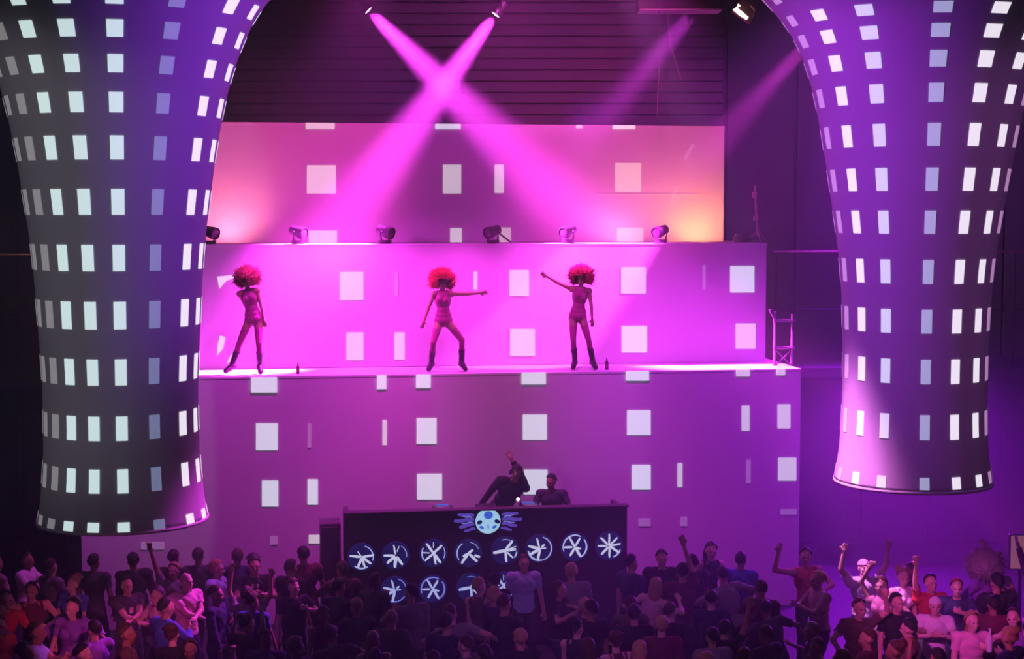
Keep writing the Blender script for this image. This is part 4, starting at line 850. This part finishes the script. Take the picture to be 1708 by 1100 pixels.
# head pixel, pose, facing, scale, skin, hair (style, colour), top (garment, colour), label
FEAT = [
 (10, 1004, 'stretch', 15, 1.0, 0, (HS, 'brown'), ('tshirt', 'red'), 'person in red T-shirt with one bare arm stretched out, at the edge under the balcony'),
 (52, 990, 'reach_a', 20, 1.0, 0, (HS, 'black'), ('tank_top', 'maroon'), 'person in maroon vest reaching a bare arm up, beside the person in red'),
 (124, 1012, 'dance', 60, 1.0, 0, ('cap', 'grey'), ('long_sleeve_shirt', 'violet'), 'person in grey cap and violet long sleeves dancing below the grey-lit tower'),
 (157, 941, 'stand', 170, 1.0, 2, (HS, 'black'), ('tshirt', 'charcoal'), 'dark silhouetted person at the lowest tier corner, below the grey-lit tower'),
 (222, 939, 'stand2', 190, 1.0, 2, (HS, 'black'), ('jacket', 'black'), 'dark silhouetted person in jacket right below the grey-lit tower hem'),
 (212, 980, 'folded', 40, 0.98, 0, (HS, 'black'), ('tshirt', 'charcoal'), 'person in charcoal T-shirt with white chest print and folded arms'),
 (262, 997, 'clap', -45, 0.97, 0, (HS, 'black'), ('tshirt', 'pale pink'), 'dark-haired person in pale pink T-shirt with hands together, turned sideways'),
 (311, 973, 'folded', 50, 1.03, 3, None, ('tshirt', 'pale pink'), 'bald person in tight pale pink T-shirt with folded arms'),
 (362, 952, 'stand2', 75, 1.02, 3, (HS, 'fair'), ('long_sleeve_shirt', 'pale blue'), 'fair-haired person in pale blue shirt seen in profile'),
 (424, 947, 'clap', 15, 1.06, 1, ('hair_bun', 'black'), ('tshirt', 'black'), 'dark-haired person in black jersey with white stripes on the chest'),
 (486, 950, 'stand', 150, 1.0, 1, (HS, 'black'), ('tshirt', 'black'), 'person with dark hair in black between striped jersey and speaker cabinet'),
 (506, 929, 'stand2', 185, 1.04, 1, (HS, 'black'), ('tshirt', 'maroon'), 'tall dark-haired person in maroon beside the speaker cabinet'),
 (290, 934, 'stand', 175, 1.0, 2, (HS, 'black'), ('tshirt', 'black'), 'dark figure by the stage behind the bald person'),
 (331, 931, 'stand2', 165, 1.0, 2, (HS, 'black'), ('tshirt', 'charcoal'), 'dark figure by the stage behind the fair-haired person'),
 (396, 932, 'stand', 190, 1.0, 2, (HS, 'brown'), ('tshirt', 'navy'), 'dark figure in navy by the stage behind the striped jersey'),
 (490, 983, 'drink', 30, 0.96, 3, (HS, 'brown'), ('tshirt', 'black'), 'person in black with bright pink face lifting one hand to the mouth'),
 (874, 942, 'stand', 10, 1.0, 0, (HS, 'brown'), ('tshirt', 'pale blue'), 'person in pale blue T-shirt facing away from the booth under its sixth disc'),
 (800, 982, 'f_stand', 150, 1.0, 3, (HS, 'fair'), ('tank_top', 'brown'), 'fair-haired person in brown vest before the lower glowing discs'),
 (1104, 935, 'stand', 5, 1.03, 1, (HS, 'black'), ('jacket', 'black'), 'person in black jacket and pale shirt collar facing the hall beside the booth'),
 (1139, 957, 'tall_arm', 170, 1.04, 1, (HS, 'black'), ('tshirt', 'maroon'), 'person in maroon thrusting one straight arm high beside the booth'),
 (1186, 922, 'f_stand', 20, 1.05, 0, (HL, 'black'), ('tank_top', 'black'), 'long-haired person in black vest standing tall at the stage'),
 (1154, 942, 'stand2', 200, 1.0, 1, (HS, 'black'), ('tshirt', 'black'), 'dark-haired person in black just behind the raised straight arm'),
 (1236, 938, 'stand', 160, 1.0, 1, (HS, 'black'), ('tshirt', 'blue'), 'person in blue T-shirt standing at the stage below the ladder frame'),
 (1206, 963, 'dance', 200, 1.0, 0, (HS, 'black'), ('long_sleeve_shirt', 'grey'), 'dark-haired person with pale grey sleeves spreading both arms, backs the hall'),
 (1094, 981, 'f_dance', 160, 1.0, 3, (HL, 'fair'), ('dress', 'pale pink'), 'long-haired person in pale pink dress dancing near the booth end'),
 (1344, 932, 'reach_a', 5, 1.05, 0, (HS, 'brown'), ('tank_top', 'orange'), 'person in orange vest raising a bare arm at the stage corner'),
 (1364, 971, 'clap', -75, 1.02, 3, (HS, 'fair'), ('tshirt', 'pale pink'), 'fair-haired person in pale pink T-shirt clapping, next to the orange vest'),
 (1441, 950, 'up_both', 10, 1.02, 3, ('cap', 'pale pink'), ('tshirt', 'white'), 'person in pink cap and white T-shirt with both arms up'),
 (1469, 980, 'f_up', -30, 1.0, 3, (HL, 'brown'), ('tank_top', 'pale pink'), 'person with brown hair and one arm up, right of the pink cap'),
 (1507, 966, 'f_stand', 20, 1.02, 3, (HB, 'fair'), ('tank_top', 'white'), 'fair-haired person in white vest below the purple-lit tower'),
 (1553, 976, 'up_a', 15, 1.0, 0, (HS, 'black'), ('tshirt', 'red'), 'person in red T-shirt with one open hand overhead'),
 (1434, 1018, 'fist', 20, 1.0, 0, (HS, 'brown'), ('tshirt', 'brown'), 'person in brown T-shirt shaking a raised fist'),
 (1496, 1009, 'drink', 15, 1.0, 0, (HS, 'black'), ('tshirt', 'black'), 'dark-haired person in black, one hand at the chin, below the purple-lit tower'),
 (1560, 1014, 'clap', -10, 0.98, 3, ('cap', 'white'), ('tshirt', 'white'), 'person in white cap and white T-shirt clapping'),
 (1596, 984, 'drink', -20, 1.0, 3, (HS, 'red'), ('tshirt', 'navy'), 'red-haired person in navy T-shirt, one hand at the mouth'),
 (1640, 952, 'f_up', -150, 1.08, 3, ('hair_afro', 'grey'), ('long_sleeve_shirt', 'violet'), 'person with a big pale curly mop of hair, facing the stage'),
 (1622, 1040, 'drink', 5, 1.0, 3, (HL, 'fair'), ('tshirt', 'pale pink'), 'fair long-haired person in bright pink top near the picture corner'),
 (1662, 975, 'stand', 190, 1.05, 1, (HS, 'black'), ('jacket', 'black'), 'dark person in jacket right of the pale curly hair'),
 (1690, 1035, 'f_dance', -40, 1.0, 3, (HL, 'brown'), ('tank_top', 'violet'), 'long-haired person in violet vest at the edge under the lit sign'),
]
HM = lambda c: HAIRM.get(c) or CLOTH[c]
for (px, py, pose, face, sc, sk, hair, top, lab) in FEAT:
    f = G[pose]; loc = at_head(f, px, py, face, sc); placed.append((loc.x, loc.y, 0.36 if pose in WIDE else 0.28))
    parts = {top[0]: CLOTH[top[1]]}
    if hair: parts[hair[0]] = HM(hair[1])
    parts['trousers'] = CLOTH['navy' if sk == 3 else 'charcoal']; parts['shoe_a'] = M_SHOE; parts['shoe_b'] = M_SHOE
    t = person(f, loc, face, lab, parts, sk, sc, 'people in the crowd', eyes=True)
    if 'white chest print' in lab or 'white stripes' in lab:
        ch = f.bones[[b[0] for b in f.bones].index('torso')][2]; m = CLOTH['white']
        zs_ = ((-0.035, 0.20, 0.0), (0.035, 0.05, 0.07), (0.035, 0.05, 0.0), (0.035, 0.05, -0.075)) if 'stripes' in lab else ((0.0, 0.09, -0.01),)
        for (dx, hh, dz) in zs_:
            w_ = 0.030 if 'stripes' in lab else 0.06
            # follow the chest surface: cast onto the shirt
            g = f.part(top[0]); cov = np.empty(len(g.vertices)*3, np.float32); g.vertices.foreach_get('co', cov); cov = cov.reshape(-1, 3)
            def surf(x, z):
                d = (cov[:, 0]-x)**2 + (cov[:, 2]-z)**2 + np.where(cov[:, 1] > ch.y, 9, 0); return float(cov[d.argmin(), 1]) - 0.006
            bm = bmesh.new(); rows_ = []
            for i in range(5):
                zz = ch.z + dz + hh*(i/4-0.5); rows_.append([bm.verts.new((ch.x+dx+sx*w_/2, surf(ch.x+dx+sx*w_/2, zz), zz)) for sx in (-1, 1)])
            for a, b in zip(rows_, rows_[1:]): bm.faces.new((a[0], a[1], b[1], b[0]))
            build('shirt_print', bm, m, t)
    if 'pale shirt collar' in lab:
        nkz = f.joints['sa'].z + 0.05; ch = f.hd
        for k in (-1, 1):
            bm = bmesh.new(); slab(bm, [Vector((k*0.012, ch.y-0.125, nkz-0.17)), Vector((k*0.075, ch.y-0.03, nkz+0.01)), Vector((k*0.045, ch.y-0.045, nkz+0.035)), Vector((0.0, ch.y-0.09, nkz-0.04))], Vector((0, -1, 0)), 0.01); build('collar', bm, CLOTH['white'], t)
# bottle held up near the picture corner
def held_bottle(fig, loc, face, sc, wrist, lab):
    w = Matrix.Rotation(R(face), 3, 'Z') @ (fig.joints[wrist]*sc) + loc
    t = thing('bottle', lab, 'bottle', w + Vector((0, -0.05, 0.03)))
    bm = bmesh.new(); prof = [(0.001, -0.06), (0.034, -0.06), (0.036, -0.05), (0.036, 0.10), (0.03, 0.13), (0.014, 0.17), (0.013, 0.22), (0.001, 0.22)]
    rings = [[bm.verts.new((r*math.cos(2*math.pi*k/14), r*math.sin(2*math.pi*k/14), z)) for k in range(14)] for r, z in prof]
    for a, c_ in zip(rings, rings[1:]):
        for k in range(14): bm.faces.new((a[k], a[(k+1) % 14], c_[(k+1) % 14], c_[k]))
    build('body', bm, mat('pale bottle plastic', (0.7, 0.7, 0.75), 0.2), t, True)
    bm = bmesh.new(); add_cyl(bm, (0, 0, 0.215), (0, 0, 0.235), 0.016); build('cap', bm, CLOTH['white'], t)
f = G['drink']; held_bottle(f, at_head(f, 1622, 1040, 5, 1.0), 5, 1.0, 'wb', 'pale bottle held by the person in bright pink top')

# everyone else: a jittered field of people between the featured ones
rng = random.Random(21)
field = []
y = 18.75
while y < 24.4:
    x = -8.8 + rng.random()*0.5
    while x < 8.8:
        xx, yy = x + rng.uniform(-0.16, 0.16), y + rng.uniform(-0.2, 0.2); x += 0.60
        px = W/2 + F*xx/(yy*math.cos(PITCH) + 5.2*math.sin(PITCH)); lim = (22.9 if 630 < px < 870 else 23.5) if 540 < px < 1075 else (24.1 if px < 1340 else 23.6)
        if px < -20 or px > 1730 or yy > lim: continue
        pose = rng.choices(POSES, PW)[0]; rr = 0.35 if pose in WIDE else 0.27
        if 560 < px < 1060 and yy > 21.3 and pose in ('up_a', 'up_both', 'f_up', 'fist'): pose = 'stand'
        if any((xx-a)**2 + (yy-b)**2 < (rr+c_)**2 for a, b, c_ in placed): continue
        placed.append((xx, yy, rr)); field.append((px, xx, yy, pose))
    y += 0.64
def where(px):
    if px < 72: return 'under the orange-lit handrail'
    if px < 345: return 'under grey-lit tower\'s %s window column' % ordn[min(7, int((px-72)/34.2))]
    if px < 455: return 'below the dancer in pink wig'
    if px < 570: return 'below the speaker cabinet'
    if px < 1048: return 'below the %s upper disc' % ordn[min(range(8), key=lambda k: abs(cent[k][0]-px))]
    if px < 1120: return 'just beyond the booth end'
    if px < 1200: return 'below the orange glow'
    if px < 1285: return 'below the pale pole'
    if px < 1345: return 'below the ladder frame'
    if px < 1405: return 'between ladder frame and purple-lit tower'
    if px < 1640: return 'under purple-lit tower\'s %s window column' % ordn[min(6, int((px-1405)/33.6))]
    return 'below the orange lit sign side'
field.sort(key=lambda r: -r[2]); rank = {}
ACT = {'stand': 'standing', 'stand2': 'standing', 'f_stand': 'standing', 'drink': 'sipping', 'up_a': 'arm up', 'fist': 'fist up', 'dance': 'dancing', 'clap': 'clapping', 'f_dance': 'dancing', 'f_up': 'arm up', 'up_both': 'arms up'}
for px, x, y, pose in field:
    w = where(px); rank[w] = rank.get(w, 0) + 1; k = rank[w]
    side = px < 545 or px > 1345
    face = rng.gauss(180, 30) if not side else (rng.gauss(95, 55) if px < 545 else rng.gauss(-70, 60))
    sk = rng.choice((0, 1, 1, 2, 3)); fem = pose.startswith('f_')
    hair = rng.choice(('hair_long', 'hair_long', 'hair_bun')) if fem else 'hair_short'
    hc = rng.choice(('black', 'black', 'brown', 'brown', 'fair')); 
    tc = rng.choice(('black', 'charcoal', 'navy', 'black', 'grey', 'maroon', 'olive', 'brown', 'violet') + (('white', 'pale pink', 'red', 'blue', 'pale blue') if side else ('charcoal', 'grey')))
    tg = rng.choice(('tank_top', 'dress', 'tshirt')) if fem else rng.choice(('tshirt', 'tshirt', 'tshirt', 'long_sleeve_shirt'))
    tn = {'tank_top': 'vest', 'dress': 'dress', 'tshirt': 'T-shirt', 'long_sleeve_shirt': 'shirt'}[tg]
    no_ = ['first', 'second', 'third', 'fourth', 'fifth', 'sixth', 'seventh', 'eighth', 'ninth', 'tenth', 'eleventh', 'twelfth'][min(k-1, 11)]
    lab = '%s %s, %s, %s, %s from stage' % (tc, tn, ACT[pose], w, no_)
    lab = 'person in ' + lab
    sc = rng.uniform(0.94, 1.05)
    person(G[pose], Vector((x, y, 0.012)), face, lab, {hair: HAIRM[hc], tg: CLOTH[tc], 'trousers': CLOTH[rng.choice(('black', 'navy', 'charcoal'))], 'shoe_a': M_SHOE, 'shoe_b': M_SHOE}, sk, sc, 'people in the crowd')

bpy.data.scenes.remove(TMP)
